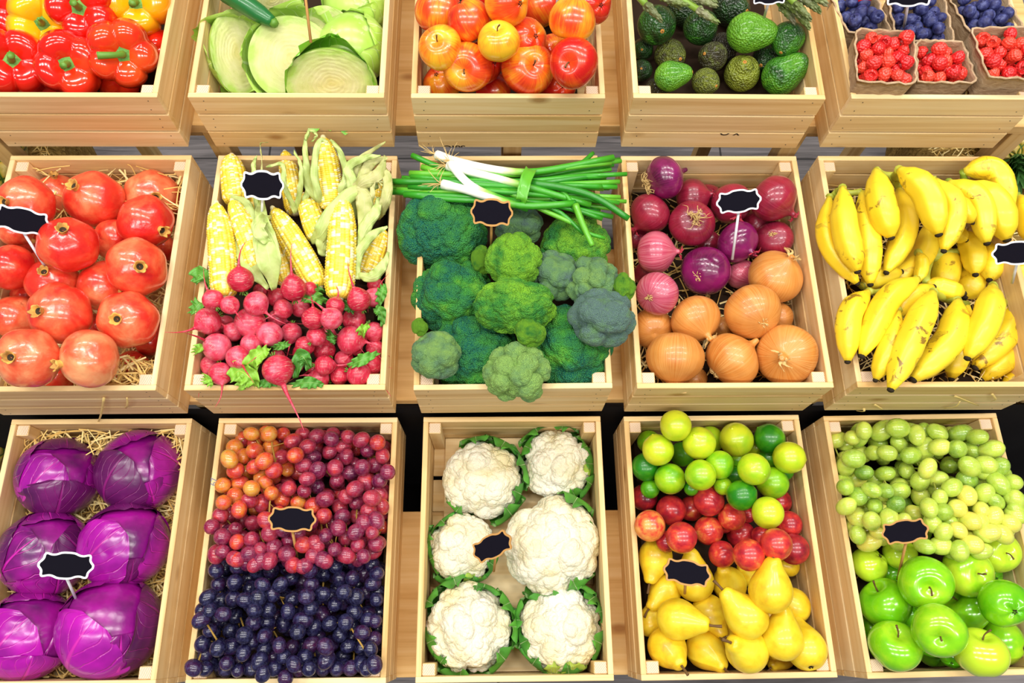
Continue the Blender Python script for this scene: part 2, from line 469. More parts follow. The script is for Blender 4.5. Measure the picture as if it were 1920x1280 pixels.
# ------------------------------------------------------------------ dropping things into a crate
def drop(k, sph, zhi=None, zlo=None, tol=.95, wall=.012, rec=True, rim_ok=False):
    """sph: [(u,v,rpx,dz)]. Slides the body down its line of sight until it rests on something; returns base height"""
    zhi = k.rim + .09 if zhi is None else zhi
    zlo = k.floor if zlo is None else zlo
    E = np.array(k.S) if k.S else np.zeros((0, 4))
    hw, hl = CW / 2 - .0095, CL / 2 - .0095
    best = None
    z = zhi
    def spheres(z):
        out = []
        for u, v, r, dz in sph:
            p = at(u, v, z + dz); out.append((p.x, p.y, p.z, r * depth(p) / F_PX))
        return out
    def walls_ok(Q, wl):
        if rim_ok: return True
        for (x, y, zz, r) in Q:
            lx, ly = c_loc(k, (x, y)); dz_ = max(0, zz - k.rim)
            rr = max(r * .72, math.sqrt(max(0, r * r - dz_ * dz_)))
            if abs(lx) + rr > hw + wl or abs(ly) + rr > hl + wl: return False
        return True
    def hits(Q):
        if len(E):
            for (x, y, zz, r) in Q:
                d = np.sqrt((E[:, 0] - x) ** 2 + (E[:, 1] - y) ** 2 + (E[:, 2] - zz) ** 2)
                if (d < tol * (E[:, 3] + r)).any(): return True
        return False
    for wl in (wall, wall * 1.6, wall * 2.4):
        z = zhi; best = None
        while z > zlo:
            Q = spheres(z)
            if min(q[2] - q[3] for q in Q) < zlo: break
            if walls_ok(Q, wl):
                if hits(Q):
                    if best is None: best = z
                    break
                best = z
            elif best is not None: break
            z -= .003
        if best is not None: break
    if best is None: best = (k.rim + zlo) / 2
    Q = spheres(best)
    # nudge inwards off the boards
    mx = my = 0
    if not rim_ok:
        for (x, y, zz, r) in Q:
            lx, ly = c_loc(k, (x, y)); dz_ = max(0, zz - k.rim); rr = math.sqrt(max(0, r * r - dz_ * dz_)) if dz_ < r else 0
            if rr > 0:
                ex = abs(lx) + rr - hw; ey = abs(ly) + rr - hl
                if ex > 0: mx = -math.copysign(min(ex, wall * 3), lx) if abs(ex) > abs(mx) else mx
                if ey > 0: my = -math.copysign(min(ey, wall * 3), ly) if abs(ey) > abs(my) else my
    c, s = math.cos(k.yaw), math.sin(k.yaw); sh = Vector((c * mx - s * my, s * mx + c * my, 0))
    if rec:
        for (x, y, zz, r) in Q: k.S.append((x + sh.x, y + sh.y, zz, r))
    return best, sh
def settle(k, u, v, r, zhi=None, **kw):
    z, sh = drop(k, [(u, v, r, 0)], zhi, **kw)
    p = at(u, v, z) + sh
    return p, r * depth(p) / F_PX

# ------------------------------------------------------------------ fruit meshes (unit radius, stem end +Z)
R_ = random.Random(4)
def apple_mesh(seed, mat, dip=.30, lob=.035, squash=.93):
    r_ = np.random.RandomState(seed); a, b = r_.rand(2) * 6.28
    def fn(th, t):
        ph = t * PI; dt = np.exp(-(ph / .36) ** 2) * dip; db = np.exp(-((PI - ph) / .34) ** 2) * .17
        rho = 1 - dt - db + lob * np.cos(5 * th + a) * np.exp(-((PI - ph) / 1.0) ** 2) + .02 * np.cos(2 * th + b) * np.sin(ph) + .02 * np.cos(3 * th + b) * np.sin(ph)
        w_ = 1 + .05 * np.cos(ph)
        return np.stack([rho * np.sin(ph) * np.cos(th) * w_, rho * np.sin(ph) * np.sin(th) * w_, rho * np.cos(ph) * squash], 1)
    return surf(fn, 40, 32).mesh('apple_flesh', mat)
def stem_mesh(p, r, mat, name='stem', seg=7):
    return tube(smooth_path(p, 9), np.interp(np.linspace(0, 1, 9), np.linspace(0, 1, len(r)), r), seg).mesh(name, mat)

BROWN = plain('stem_brown', (.16, .085, .03), .7, .2)
DARK = plain('blossom_end', (.05, .035, .02), .8, .1)
GSTEM = plain('green_stem', (.13, .30, .03), .5)

def red_apple_mat(name):
    t = T(name, rough=.27, spec=.5, Coat_Weight=.35, Coat_Roughness=.12)
    s = t.noise(t.merid(9, 1.0), 1.6, 4, .6); big = t.noise(t.shift(t.tc()), .75, 2)
    x = t.sep(t.tc()); zz = t.math('MULTIPLY', x[2], .10)
    oc = t.n('ObjectInfo').outputs['Color']; bias = t.sep(oc)[0]      # red share of each fruit
    f = t.math('ADD', t.math('ADD', t.math('MULTIPLY', big, 1.6), t.math('MULTIPLY', s, .55)), t.math('SUBTRACT', t.math('ADD', bias, -1.22), zz))
    c = t.ramp(f, [(-.0, (.93, .50, .02)), (.20, (.93, .30, .015)), (.42, (.84, .075, .01)), (.75, (.58, .010, .006))])
    fr = t.vor(t.shift(t.tc()), 17.0); c = t.mix(t.ramp(fr, [(.04, .45), (.09, 0)]), c, (.95, .62, .25))
    t.col(c); return t.mat
def spotted(name, stops, rough=.3, coat=.3, nscale=1.0, bias=True, spots=None, bumpk=None, sss=0.0, dist=.3, coatr=.12):
    t = T(name, rough=rough, Coat_Weight=coat, Coat_Roughness=coatr)
    v = t.shift(t.tc()); n = t.noise(v, nscale, 4, .55, dist)
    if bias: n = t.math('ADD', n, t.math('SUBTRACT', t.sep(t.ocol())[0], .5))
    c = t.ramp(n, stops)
    if spots:
        d = t.vor(v, spots[0]); c = t.mix(t.ramp(d, [(spots[1], spots[3]), (spots[1] * 1.8, 0)]), c, spots[2])
    t.col(c)
    if bumpk: t.bump(t.noise(v, bumpk[0], 3) if bumpk[0] > 0 else t.vor(v, -bumpk[0]), bumpk[1], bumpk[2])
    if sss: t.b.inputs['Subsurface Weight'].default_value = sss; t.b.inputs['Subsurface Radius'].default_value = (1, .5, .2); t.b.inputs['Subsurface Scale'].default_value = .006
    return t.mat
M_RAPPLE = red_apple_mat('red_apple_skin')
M_GAPPLE = spotted('green_apple_skin', [(.2, (.10, .44, .004)), (.5, (.23, .60, .008)), (.85, (.55, .76, .03))], .2, .5, 1.0, spots=(16, .03, (.6, .85, .25), .45))
M_LIME = spotted('lime_skin', [(.15, (.015, .19, .006)), (.4, (.10, .38, .006)), (.6, (.30, .56, .008)), (.9, (.60, .66, .02))], .3, .3, .7, bumpk=(26, .15, .0012))
M_PLUM = spotted('plum_skin', [(.15, (.16, .006, .02)), (.40, (.42, .014, .025)), (.60, (.66, .045, .03)), (.85, (.82, .34, .07))], .30, .3, 1.6, spots=(24, .05, (.80, .40, .36), .5))
M_PEAR = spotted('pear_skin', [(.15, (.56, .28, .02)), (.36, (.78, .48, .012)), (.55, (.84, .60, .02)), (.85, (.86, .70, .05))], .38, .2, 1.6, spots=(9, .05, (.34, .17, .03), .75))
M_POM = spotted('pomegranate_skin', [(.22, (.55, .008, .010)), (.45, (.76, .035, .018)), (.62, (.83, .13, .05)), (.85, (.85, .35, .15))], .25, .45, 1.1, spots=(22, .03, (.45, .16, .05), .45), bumpk=(5, .2, .004))
M_CROWN = spotted('calyx_dry', [(.3, (.30, .13, .03)), (.6, (.80, .42, .08))], .7, 0, 3, False)

# pomegranate: rind slightly angular with a crown
def pom_mesh(seed):
    r_ = np.random.RandomState(seed); a, b = r_.rand(2) * 6.28
    def fn(th, t):
        ph = t * PI
        rho = 1 + .028 * np.cos(6 * th + a) * np.sin(ph) ** 2 + .02 * np.cos(2 * th + b) + .05 * np.exp(-(ph / .32) ** 2) - .05 * np.exp(-((PI - ph) / .3) ** 2)
        return np.stack([rho * np.sin(ph) * np.cos(th), rho * np.sin(ph) * np.sin(th), .92 * rho * np.cos(ph)], 1)
    return surf(fn, 44, 30).mesh('rind', M_POM)
def crown_mesh(seed):
    r_ = random.Random(seed); mb = MB()
    nu = 24; V = []; UV = []
    prof = [(.15, .90), (.14, 1.0), (.15, 1.08), (.20, 1.15)]
    inner = [(.16, 1.13), (.11, 1.04), (.0, .99)]
    sk = [r_.uniform(.4, 1.2) for _ in range(6)]
    for j, (r, z) in enumerate(prof + inner):
        for i in range(nu):
            a = 2 * PI * i / nu; tooth = abs(math.cos(3 * a)) * sk[int(i / nu * 6)]
            kz = {2: .03, 3: .11, 4: .09}.get(j, 0) * tooth
            V.append((r * math.cos(a) * (1 + (.15 * tooth if j in (3, 4) else 0)), r * math.sin(a) * (1 + (.15 * tooth if j in (3, 4) else 0)), z + kz - .02)); UV.append((i / nu, j / 6))
    F = gridF(nu, 7, True); mb.add(V, F[:nu * 5], UV, 0); mb.add(V, F[nu * 5:], UV, 1)
    return mb.mesh('crown', [M_CROWN, DARK])
POMS = [pom_mesh(i) for i in range(4)]; CROWNS = [crown_mesh(i) for i in range(4)]

# pear
def pear_mesh(seed):
    r_ = np.random.RandomState(seed); a = r_.rand() * 6.28; k = r_.uniform(.06, .16)
    P = [(0, -.84), (.10, -.87), (.30, -.93), (.62, -.78), (.90, -.42), (1.0, .02), (.90, .48), (.68, .90), (.48, 1.25), (.36, 1.52), (.22, 1.66), (.07, 1.66), (0, 1.62)]
    def mod(x, y, z, th, t):
        return x + k * np.maximum(z, 0) ** 2 * .6 * math.cos(a) + .02 * np.cos(3 * th + a), y + k * np.maximum(z, 0) ** 2 * .6 * math.sin(a), z
    me = revolve(P, 32, mod).mesh('flesh', M_PEAR)
    tip = (k * .6 * 1.64 ** 2 * math.cos(a), k * .6 * 1.64 ** 2 * math.sin(a))
    st = stem_mesh([(tip[0], tip[1], 1.55), (tip[0] * 1.15, tip[1] * 1.15, 1.85), (tip[0] * 1.3 + .1, tip[1] * 1.3, 2.25)], [.075, .06, .085], BROWN)
    ca = MB(); r2 = random.Random(seed)
    for i in range(5):
        q = i * 2 * PI / 5; tube([(.02 * math.cos(q), .02 * math.sin(q), -.82), (.10 * math.cos(q), .10 * math.sin(q), -.93), (.15 * math.cos(q), .15 * math.sin(q), -.90)], [.03, .025, .005], 5, 0, ca)
    return me, st, ca.mesh('calyx', DARK)
PEARS = [pear_mesh(i) for i in range(4)]
APPLES = [apple_mesh(i, M_RAPPLE) for i in range(4)]
GAPPLES = [apple_mesh(i + 10, M_GAPPLE, .34, .04, .90) for i in range(4)]
ASTEM = [stem_mesh([(0, 0, .58), (.03, .02, .85), (.10 + .05 * i, .04, 1.12)], [.035, .028, .045], BROWN) for i in range(3)]
ACAL = [(lambda mb: [tube([(.03 * math.cos(q), .03 * math.sin(q), -.73), (.09 * math.cos(q), .09 * math.sin(q), -.80), (.05 * math.cos(q), .05 * math.sin(q), -.86)], [.03, .028, .006], 5, 0, mb) for q in [i * 2 * PI / 5 for i in range(5)]] and mb)(MB()).mesh('calyx', DARK)]
# lime, plum
def lime_mesh(seed):
    P = [(0, -1.07), (.05, -1.06), (.10, -1.02), (.30, -.95), (.75, -.66), (.98, -.1), (.92, .42), (.62, .80), (.28, .965), (.10, .985), (.0, .97)]
    return revolve(P, 28, lambda x, y, z, th, t: (x * (1 + .015 * np.cos(2 * th + seed)), y, z)).mesh('lime', M_LIME)
LIMES = [lime_mesh(i) for i in range(2)]
def plum_mesh(seed):
    def fn(th, t):
        ph = t * PI; d = np.arctan2(np.sin(th), np.cos(th))
        rho = 1 - .06 * np.exp(-(d / .22) ** 2) * np.sin(ph) - .10 * np.exp(-(ph / .3) ** 2)
        return np.stack([rho * np.sin(ph) * np.cos(th), rho * np.sin(ph) * np.sin(th), rho * np.cos(ph)], 1)
    return surf(fn, 32, 24).mesh('plum', M_PLUM)
PLUMS = [plum_mesh(0)]

# bell pepper
M_PEPR = spotted('red_pepper_skin', [(.2, (.55, .004, .004)), (.55, (.80, .016, .006)), (.9, (.90, .10, .01))], .16, .45, .6, coatr=.05)
M_PEPY = spotted('yellow_pepper_skin', [(.2, (.90, .26, .004)), (.5, (.93, .45, .004)), (.9, (.95, .62, .01))], .16, .45, .6, coatr=.05)
M_CAL = spotted('pepper_calyx_green', [(.3, (.05, .22, .02)), (.7, (.20, .45, .05))], .5, 0, 4, False, bumpk=(20, .4, .003))
def pepper_mesh(seed, mat, L=4):
    r_ = np.random.RandomState(seed); a = r_.rand() * 6.28; w_ = r_.uniform(.8, 1.2, L + 1)
    def fn(th, t):
        ph = t * PI
        lob = np.abs(np.cos((th - a) * L / 2)) ** .55
        amp = .19 * np.sin(np.clip(ph * 1.0, 0, PI)) ** .7
        rho = 1 - amp * (1 - lob) - .52 * np.exp(-(ph / .42) ** 2) + .10 * lob * np.exp(-((ph - .75) / .35) ** 2) + .03 * np.cos(th + a)
        z = np.where(ph < PI / 2, rho * np.cos(ph) * .95, rho * np.cos(ph) * 1.25)
        rr = rho * np.sin(ph) ** .85 * 1.02
        return np.stack([rr * np.cos(th), rr * np.sin(th), z], 1)
    return surf(fn, 72, 44).mesh('flesh', mat)
def calyx_mesh(seed):
    r_ = random.Random(seed); mb = MB(); nu = 30; V = []; UV = []
    for j, (r, z) in enumerate([(.03, .60), (.14, .58), (.28, .565), (.40, .58), (.44, .56), (.40, .48)]):
        for i in range(nu):
            q = 2 * PI * i / nu; k = 1 + .13 * math.cos(6 * q) * (j > 2); V.append((r * k * math.cos(q), r * k * math.sin(q), z)); UV.append((i / nu, j / 5))
    mb.add(V, [f[::-1] for f in gridF(nu, 6, True)], UV); return mb.mesh('calyx', M_CAL)
CALX = calyx_mesh(1)

# onion
def onion_mat(name, c0, c1, c2, rough=.28, coat=.35):
    t = T(name, rough=rough, Coat_Weight=coat, Coat_Roughness=.1)
    s = t.noise(t.merid(26, .25), 1.0, 3, .6); big = t.noise(t.shift(t.tc()), 1.1, 3)
    line = t.ramp(s, [(.40, 0.0), (.62, 1.0)])
    c = t.mix(t.math('MULTIPLY', line, .55), t.ramp(big, [(.3, c0), (.65, c1)]), c2)
    t.col(c); t.bump(s, .15, .002); return t.mat
M_ORED = onion_mat('red_onion_skin', (.13, .004, .018), (.30, .010, .030), (.36, .03, .07))
M_OPUR = onion_mat('purple_onion_skin', (.07, .004, .028), (.26, .008, .12), (.22, .015, .10), .18, .6)
M_OPINK = onion_mat('pink_onion_skin', (.36, .02, .06), (.50, .045, .10), (.74, .28, .34))
M_OYEL = onion_mat('brown_onion_skin', (.50, .15, .02), (.68, .26, .045), (.74, .38, .11), .36, .15)
M_STRAW_ = plain('dry_root', (.72, .50, .20), .8, .1)
def onion_mesh(mat, seed, tip=1.25, sq=.90):
    P = [(0, -.84), (.08, -.86), (.30, -.86), (.70, -.68), (.96, -.28), (1.0, .10), (.86, .48), (.55, .76), (.27, .92), (.14, 1.02), (.09, tip), (.0, tip + .02)]
    P = [(r, z * sq if z < .95 else .95 * sq + (z - .95)) for r, z in P]
    return revolve(P, 36, lambda x, y, z, th, t: (x * (1 + .015 * np.cos(3 * th + seed)), y * (1 + .02 * np.cos(2 * th + seed)), z)).mesh('bulb', mat)
def tuft_mesh(seed, n, zz, L, spread, curl, mat, name='roots', r=.016):
    r_ = random.Random(seed); mb = MB()
    for i in range(n):
        q = r_.random() * 2 * PI; k = r_.random() ** .5; s = -1 if zz < 0 else 1; l = L * r_.uniform(.5, 1.1)
        x, y = .09 * k * math.cos(q), .09 * k * math.sin(q); dx, dy = math.cos(q) * spread * k * l, math.sin(q) * spread * k * l
        j = lambda: r_.uniform(-.08, .08) * curl
        tube(smooth_path([(x, y, zz), (x + dx * .5 + j(), y + dy * .5 + j(), zz + s * l * .6), (x + dx + j(), y + dy + j(), zz + s * l * .55 + j()), (x + dx * 1.5 + j(), y + dy * 1.5 + j(), zz + s * l * .3 + j())], 8), [r, r, r, r, r * .9, r * .8, r * .6, r * .3], 4, 0, mb)
    return mb.mesh(name, mat)
ROOTS = [tuft_mesh(i, 34, -.76, .42, 1.1, 1.6, M_STRAW_) for i in range(3)]
ROOTSHORT = [tuft_mesh(i, 22, -.76, .14, .9, .6, M_STRAW_) for i in range(2)]
def neck_mesh(seed, mat):
    r_ = random.Random(seed); mb = MB()
    for i in range(5):
        q = r_.random() * 6.28; d = r_.uniform(.05, .22)
        ribbon([(0, 0, .82), (.03 * math.cos(q), .03 * math.sin(q), 1.0), (d * math.cos(q), d * math.sin(q), 1.15), (d * 2.3 * math.cos(q + .4), d * 2.3 * math.sin(q + .4), 1.15 + r_.uniform(-.1, .2))], [.12, .09, .06, .02], (math.cos(q), math.sin(q), .2), .5, .01, 4, 0, mb, i)
    return mb.mesh('dry_neck', mat)
NECKY = [neck_mesh(i, M_STRAW_) for i in range(3)]
M_NR = plain('red_dry_skin', (.38, .03, .05), .6, .2); NECKR = [neck_mesh(i + 5, M_NR) for i in range(3)]

# radish
def radish_mat():
    t = T('radish_skin', rough=.36, Coat_Weight=.2, Coat_Roughness=.2)
    v = t.shift(t.tc()); n = t.math('ADD', t.noise(v, 1.6, 4), t.math('MULTIPLY', t.math('SUBTRACT', t.rnd(), .5), .3)); sc = t.noise(t.map(v, (2, 2, 14)), 1.3, 4, .6, .5)
    c = t.ramp(n, [(.28, (.46, .010, .035)), (.5, (.64, .025, .065)), (.76, (.78, .13, .20))])
    c = t.mix(t.ramp(sc, [(.56, 0), (.68, .6)]), c, (.66, .40, .32)); t.col(c); return t.mat
M_RAD = radish_mat()
def radish_mesh(seed):
    r_ = random.Random(seed); b1, b2 = r_.uniform(-.5, .5), r_.uniform(-.5, .5); L = r_.uniform(1.6, 2.6)
    el = r_.uniform(.95, 1.12)
    bulb = revolve([(0, -1.0 * el - .28), (.07, -1.0 * el - .24), (.18, -1.0 * el - .05), (.48, -.84 * el), (.86, -.46), (1, .05), (.84, .54), (.50, .84), (.22, .93), (.0, .93)], 26, lambda x, y, z, th, t: (x * (1 + .03 * np.cos(2 * th + seed)), y, z)).mesh('bulb', M_RAD)
    z0 = -el - .1
    root = stem_mesh([(0, 0, z0), (b1 * .2, b2 * .2, z0 - L * .3), (b1 * .9, b2 * .6, z0 - L * .65), (b1 * 2.0, b2 * 1.6, z0 - L)], [.12, .065, .035, .012], M_RAD, 'taproot')
    mb = MB()
    for i in range(5):
        q = i * 1.25 + seed; tube([(.08 * math.cos(q), .08 * math.sin(q), .85), (.12 * math.cos(q), .12 * math.sin(q), 1.05), (.2 * math.cos(q), .2 * math.sin(q), 1.22)], [.05, .045, .04], 5, 0, mb)
    return bulb, root, mb.mesh('leaf_stub', GSTEM)
RADS = [radish_mesh(i) for i in range(6)]

# avocado
M_AVO = spotted('avocado_skin', [(.2, (.012, .028, .008)), (.45, (.018, .09, .010)), (.62, (.05, .22, .012)), (.9, (.14, .38, .02))], .33, .3, 1.3, spots=(13, .05, (.03, .02, .01), .6), bumpk=(-9, .5, .008), dist=.8)
M_AVB = spotted('brown_avocado_skin', [(.2, (.02, .015, .008)), (.45, (.05, .045, .015)), (.62, (.10, .12, .02)), (.9, (.22, .26, .02))], .4, .2, 2.2, spots=(13, .06, (.02, .01, .008), .7), bumpk=(-9, .6, .010), dist=1.2)
M_NAV = plain('avocado_stem_scar', (.55, .24, .04), .6, .2)
def avo_mesh(mat, L=1.45, seed=0):
    P = [(0, -1.0), (.2, -.98), (.62, -.78), (.95, -.3), (.98, .15), (.82, .62), (.60, L - .42), (.36, L - .13), (.13, L - .02), (.0, L - .03)]
    D = 1 - .0
    return revolve(P, 36, lambda x, y, z, th, t: (x * (1 + .02 * np.cos(3 * th + seed)) + .03 * z * z, y, z)).mesh('flesh', mat)
AVOS = {False: [avo_mesh(M_AVO, 1.55, 1), avo_mesh(M_AVO, 1.25, 2)], True: [avo_mesh(M_AVB, 1.4, 3), avo_mesh(M_AVB, 1.2, 4)]}
def scar_mesh(z):
    mb = MB(); tube([(0, 0, z - .06), (0, 0, z + .015), (0, 0, z + .03)], [.12, .11, .07], 12, 0, mb); tube([(0, 0, z + .02), (0, 0, z + .045)], [.045, .03], 8, 1, mb)
    return mb.mesh('stem_scar', [M_NAV, BROWN])

# cabbage heads
def leafsurf(rad, az, span, wid, seed, off, ruff=.03, t0=-.1, nt=30, ns=26, curl=.0, crumple=.012):
    """leaf hugging a ball: root at the foot, running over the ball"""
    r_ = np.random.RandomState(seed)
    s = np.linspace(-1, 1, ns); tt = np.linspace(0, 1, nt); SS, TT_ = np.meshgrid(s, tt)
    SS, TT_ = SS.ravel(), TT_.ravel()
    w_ = wid * (np.sin(np.clip(TT_ * 1.0, 0, 1) * PI * .78 + .25)) ** .6
    w_ *= (1 - np.clip((TT_ - .86) / .14, 0, 1) ** 2 * .55)
    w_ *= 1 + .05 * np.sin(TT_ * 19 + seed)
    ang = TT_ * span
    lat = SS * w_
    P = np.stack([np.sin(lat), np.sin(ang) * np.cos(lat), -np.cos(ang) * np.cos(lat)], 1)
    edge = np.clip((np.abs(SS) - .7) / .3, 0, 1) + np.clip((TT_ - .86) / .14, 0, 1)
    rr = rad * (1 + off + .02 * (1 - np.abs(SS)) ** 8 + curl * edge ** 1.5 + ruff * edge * np.sin(SS * 7 + TT_ * 23 + seed) + crumple * sn(P, seed, 2.2, 4))
    P = P * rr[:, None]
    c, s_ = math.cos(az), math.sin(az)
    P = np.stack([c * P[:, 0] - s_ * P[:, 1], s_ * P[:, 0] + c * P[:, 1], P[:, 2]], 1)
    UV = list(zip(((SS + 1) / 2).tolist(), TT_.tolist()))
    return MB().add(P, gridF(ns, nt, False), UV)
def leaf_mat(name, base, dark, vein, rough=.35, coat=.25, vs=.6, bump=.5, k=16.0, sss=0.0):
    t = T(name, rough=rough, Coat_Weight=coat, Coat_Roughness=.2)
    uv = t.sep(t.tc('UV')); a = t.math('ABSOLUTE', t.math('SUBTRACT', uv[0], .5))
    wob = t.noise(t.shift(t.tc()), 2.5, 3)
    rib = t.ramp(t.math('SUBTRACT', a, t.math('MULTIPLY', t.math('SUBTRACT', 1.0, uv[1]), .022)), [(.004, 1.0), (.016, 0.0)])
    side = t.math('SINE', t.math('MULTIPLY', t.math('ADD', t.math('SUBTRACT', uv[1], t.math('MULTIPLY', a, 1.1)), t.math('MULTIPLY', wob, .10)), k * 2.6))
    sv = t.ramp(side, [(.90, 0.0), (.995, 1.0)])
    vn = t.math('MAXIMUM', rib, t.math('MULTIPLY', sv, .55))
    n = t.noise(t.shift(t.tc()), 1.3, 3)
    c = t.ramp(n, [(.32, dark), (.62, base)])
    c = t.mix(t.math('MULTIPLY', vn, vs), c, vein); t.col(c)
    t.bump(t.math('ADD', vn, t.math('MULTIPLY', wob, .5)), bump, .005)
    return t.mat
M_PCAB = leaf_mat('purple_cabbage_leaf', (.34, .006, .26), (.10, .004, .10), (.62, .02, .40), .26, .5, .8, .7, 12)
M_PCABL = leaf_mat('bright_purple_leaf', (.46, .007, .38), (.26, .005, .24), (.66, .03, .38), .26, .45, .6, .4, 14)
M_PCABD = leaf_mat('dark_purple_leaf', (.14, .006, .11), (.06, .004, .06), (.36, .012, .22), .35, .3, .5, .5, 18)
def pcab_core(seed):
    return icomesh('heart', 5, lambda D: D * (1 + .015 * sn(D, seed, 1.5))[:, None] * np.array([1, 1, .92]), M_PCAB)
GC = leaf_mat('green_cabbage_leaf', (.50, .72, .14), (.36, .60, .06), (.80, .90, .50), .35, .3, .7, .35, 14)
GCD = leaf_mat('bright_green_cabbage_leaf', (.22, .56, .03), (.14, .45, .02), (.60, .80, .25), .3, .4, .5, .35, 12)

# florets
def cream_mat():
    t = T('cauliflower_curd', rough=.55, spec=.3)
    v = t.shift(t.tc()); n = t.noise(v, 1.3, 3); t.col(t.ramp(n, [(.3, (.67, .58, .32)), (.5, (.73, .68, .50)), (.75, (.75, .72, .61))]))
    t.bump(t.vor(v, 26), .35, .003); return t.mat
M_CURD = cream_mat()
t_ = M_CURD.node_tree
t_.nodes['Principled BSDF'].inputs['Subsurface Weight'].default_value = .12
t_.nodes['Principled BSDF'].inputs['Subsurface Scale'].default_value = .004
def cauli_mesh(seed, K=26):
    def fn(D):
        h1, i1 = lobes(D, K, seed, .9, .74); W_ = D + (h1 * .05)[:, None] * D
        h2, i2 = lobes(D, K * 7, seed + 5, .8, .76); h3, _ = lobes(D, K * 34, seed + 9, .7, .8)
        r = .80 + .14 * h1 + .055 * h2 + .022 * h3 + .03 * sn(D, seed, 1.2)
        P = D * r[:, None]; P[:, 2] = np.where(P[:, 2] < 0, P[:, 2] * .7, P[:, 2]); return P * np.array([1, 1, .86])
    return icomesh('curd', 7, fn, M_CURD)
def broc_mat(name, c0, c1, c2, bs=44):
    t = T(name, rough=.6, spec=.25)
    v = t.shift(t.tc()); n = t.noise(v, 1.5, 4, .6); d = t.vor(v, bs)
    nn = t.math('ADD', n, t.math('SUBTRACT', t.sep(t.ocol())[0], .5))
    c = t.ramp(nn, [(.3, c0), (.5, c1), (.72, c2)])
    tip = t.ramp(d, [(.12, 1.0), (.5, 0.0)]); c = t.mix(t.math('MULTIPLY', tip, .5), c, tuple(min(1, x * 1.9 + .02) for x in c1))
    t.col(c); t.bump(t.math('SUBTRACT', 1.0, d), .9, .004); return t.mat
M_BR = broc_mat('broccoli_buds', (.010, .12, .075), (.05, .26, .035), (.24, .54, .03), 34)
M_BRG = broc_mat('grey_broccoli_buds', (.14, .23, .22), (.19, .38, .15), (.34, .58, .13), 40)
M_BST = plain('broccoli_stalk', (.18, .40, .07), .5)
def broc_mesh(seed, K=16, a1=.17, mat=None, n=7, a2=.05):
    def fn(D):
        h1, _ = lobes(D, K, seed, 1.0, .74); h2, _ = lobes(D, K * 8, seed + 3, .9, .78); h3, _ = lobes(D, K * 60, seed + 4, .8, .85)
        r = .80 + a1 * h1 + a2 * h2 + .02 * h3 + .05 * sn(D, seed, 1.0)
        P = D * r[:, None]; P[:, 2] = np.where(P[:, 2] < 0, P[:, 2] * .55, P[:, 2]); return P * np.array([1, 1, .85])
    return icomesh('floret_crown', n, fn, mat or M_BR)

# berries
M_RASP = T('raspberry_flesh', rough=.3, Coat_Weight=.2); M_RASP.b.inputs['Subsurface Weight'].default_value = .15; M_RASP.b.inputs['Subsurface Scale'].default_value = .003
M_RASP.col(M_RASP.ramp(M_RASP.rnd(), [(0, (.62, .010, .015)), (.5, (.76, .03, .022)), (1, (.84, .07, .035))])); M_RASP = M_RASP.mat
def rasp_mesh(seed):
    def fn(D):
        h, _ = lobes(D, 62, seed, .25, .78)
        r = .86 + .17 * h; P = D * r[:, None]; z = D[:, 2]
        hole = np.clip((z - .80) / .12, 0, 1); P[:, 2] = P[:, 2] * 1.08 - hole * .75
        tap = 1 - .18 * np.clip(-z, 0, 1); P[:, 0] *= tap; P[:, 1] *= tap; return P
    return icomesh('raspberry', 5, fn, M_RASP)
RASPS = [rasp_mesh(i) for i in range(3)]
t = T('blueberry_skin', rough=.5, spec=.35)
n = t.noise(t.shift(t.tc()), 1.6, 4, .6); t.col(t.ramp(n, [(.3, (.012, .010, .05)), (.52, (.035, .04, .15)), (.75, (.13, .15, .34))])); M_BLUE = t.mat
def blue_mesh(seed):
    def fn(th, t_):
        ph = t_ * PI; rho = 1 - .0 * ph; z = np.cos(ph) * .86; r = np.sin(ph)
        star = np.exp(-((ph - .34) / .08) ** 2) * (.14 + .10 * np.cos(5 * th)); dip = np.clip(1 - ph / .30, 0, 1) * .42
        return np.stack([r * np.cos(th), r * np.sin(th), z + star - dip], 1)
    return surf(fn, 30, 26).mesh('blueberry', M_BLUE)
BLUES = [blue_mesh(0)]

# grapes
def grape_mat(name, stops, coat=.35, bloom=(.5, .45, .6), bl=.35, sss=.15, rad=(1, .3, .2), rough=.24):
    t = T(name, rough=rough, Coat_Weight=coat, Coat_Roughness=.08)
    v = t.shift(t.tc()); n = t.noise(v, .9, 3)
    f = t.math('ADD', t.math('MULTIPLY', n, .5), t.math('MULTIPLY', t.math('ADD', t.sep(t.ocol())[0], t.math('MULTIPLY', t.math('SUBTRACT', t.rnd(), .5), .5)), .5))
    c = t.ramp(f, stops); b = t.noise(v, 2.6, 4, .65, .4)
    c = t.mix(t.math('MULTIPLY', t.ramp(b, [(.45, 0), (.75, 1)]), bl), c, bloom); t.col(c)
    t.put(t.b.inputs['Roughness'], t.ramp(b, [(.4, rough), (.8, rough + .25)]))
    t.b.inputs['Subsurface Weight'].default_value = sss; t.b.inputs['Subsurface Radius'].default_value = rad; t.b.inputs['Subsurface Scale'].default_value = .004
    return t.mat
M_GR = grape_mat('red_grape_skin', [(.25, (.10, .006, .045)), (.42, (.24, .012, .05)), (.56, (.42, .025, .05)), (.66, (.62, .05, .02)), (.78, (.68, .20, .02)), (.9, (.62, .36, .05))], bloom=(.55, .28, .38), bl=.25, sss=.06)
M_GB = grape_mat('black_grape_skin', [(.2, (.005, .005, .018)), (.5, (.010, .007, .038)), (.72, (.05, .008, .045)), (.9, (.22, .015, .05))], bloom=(.10, .11, .28), bl=.38, sss=.0)
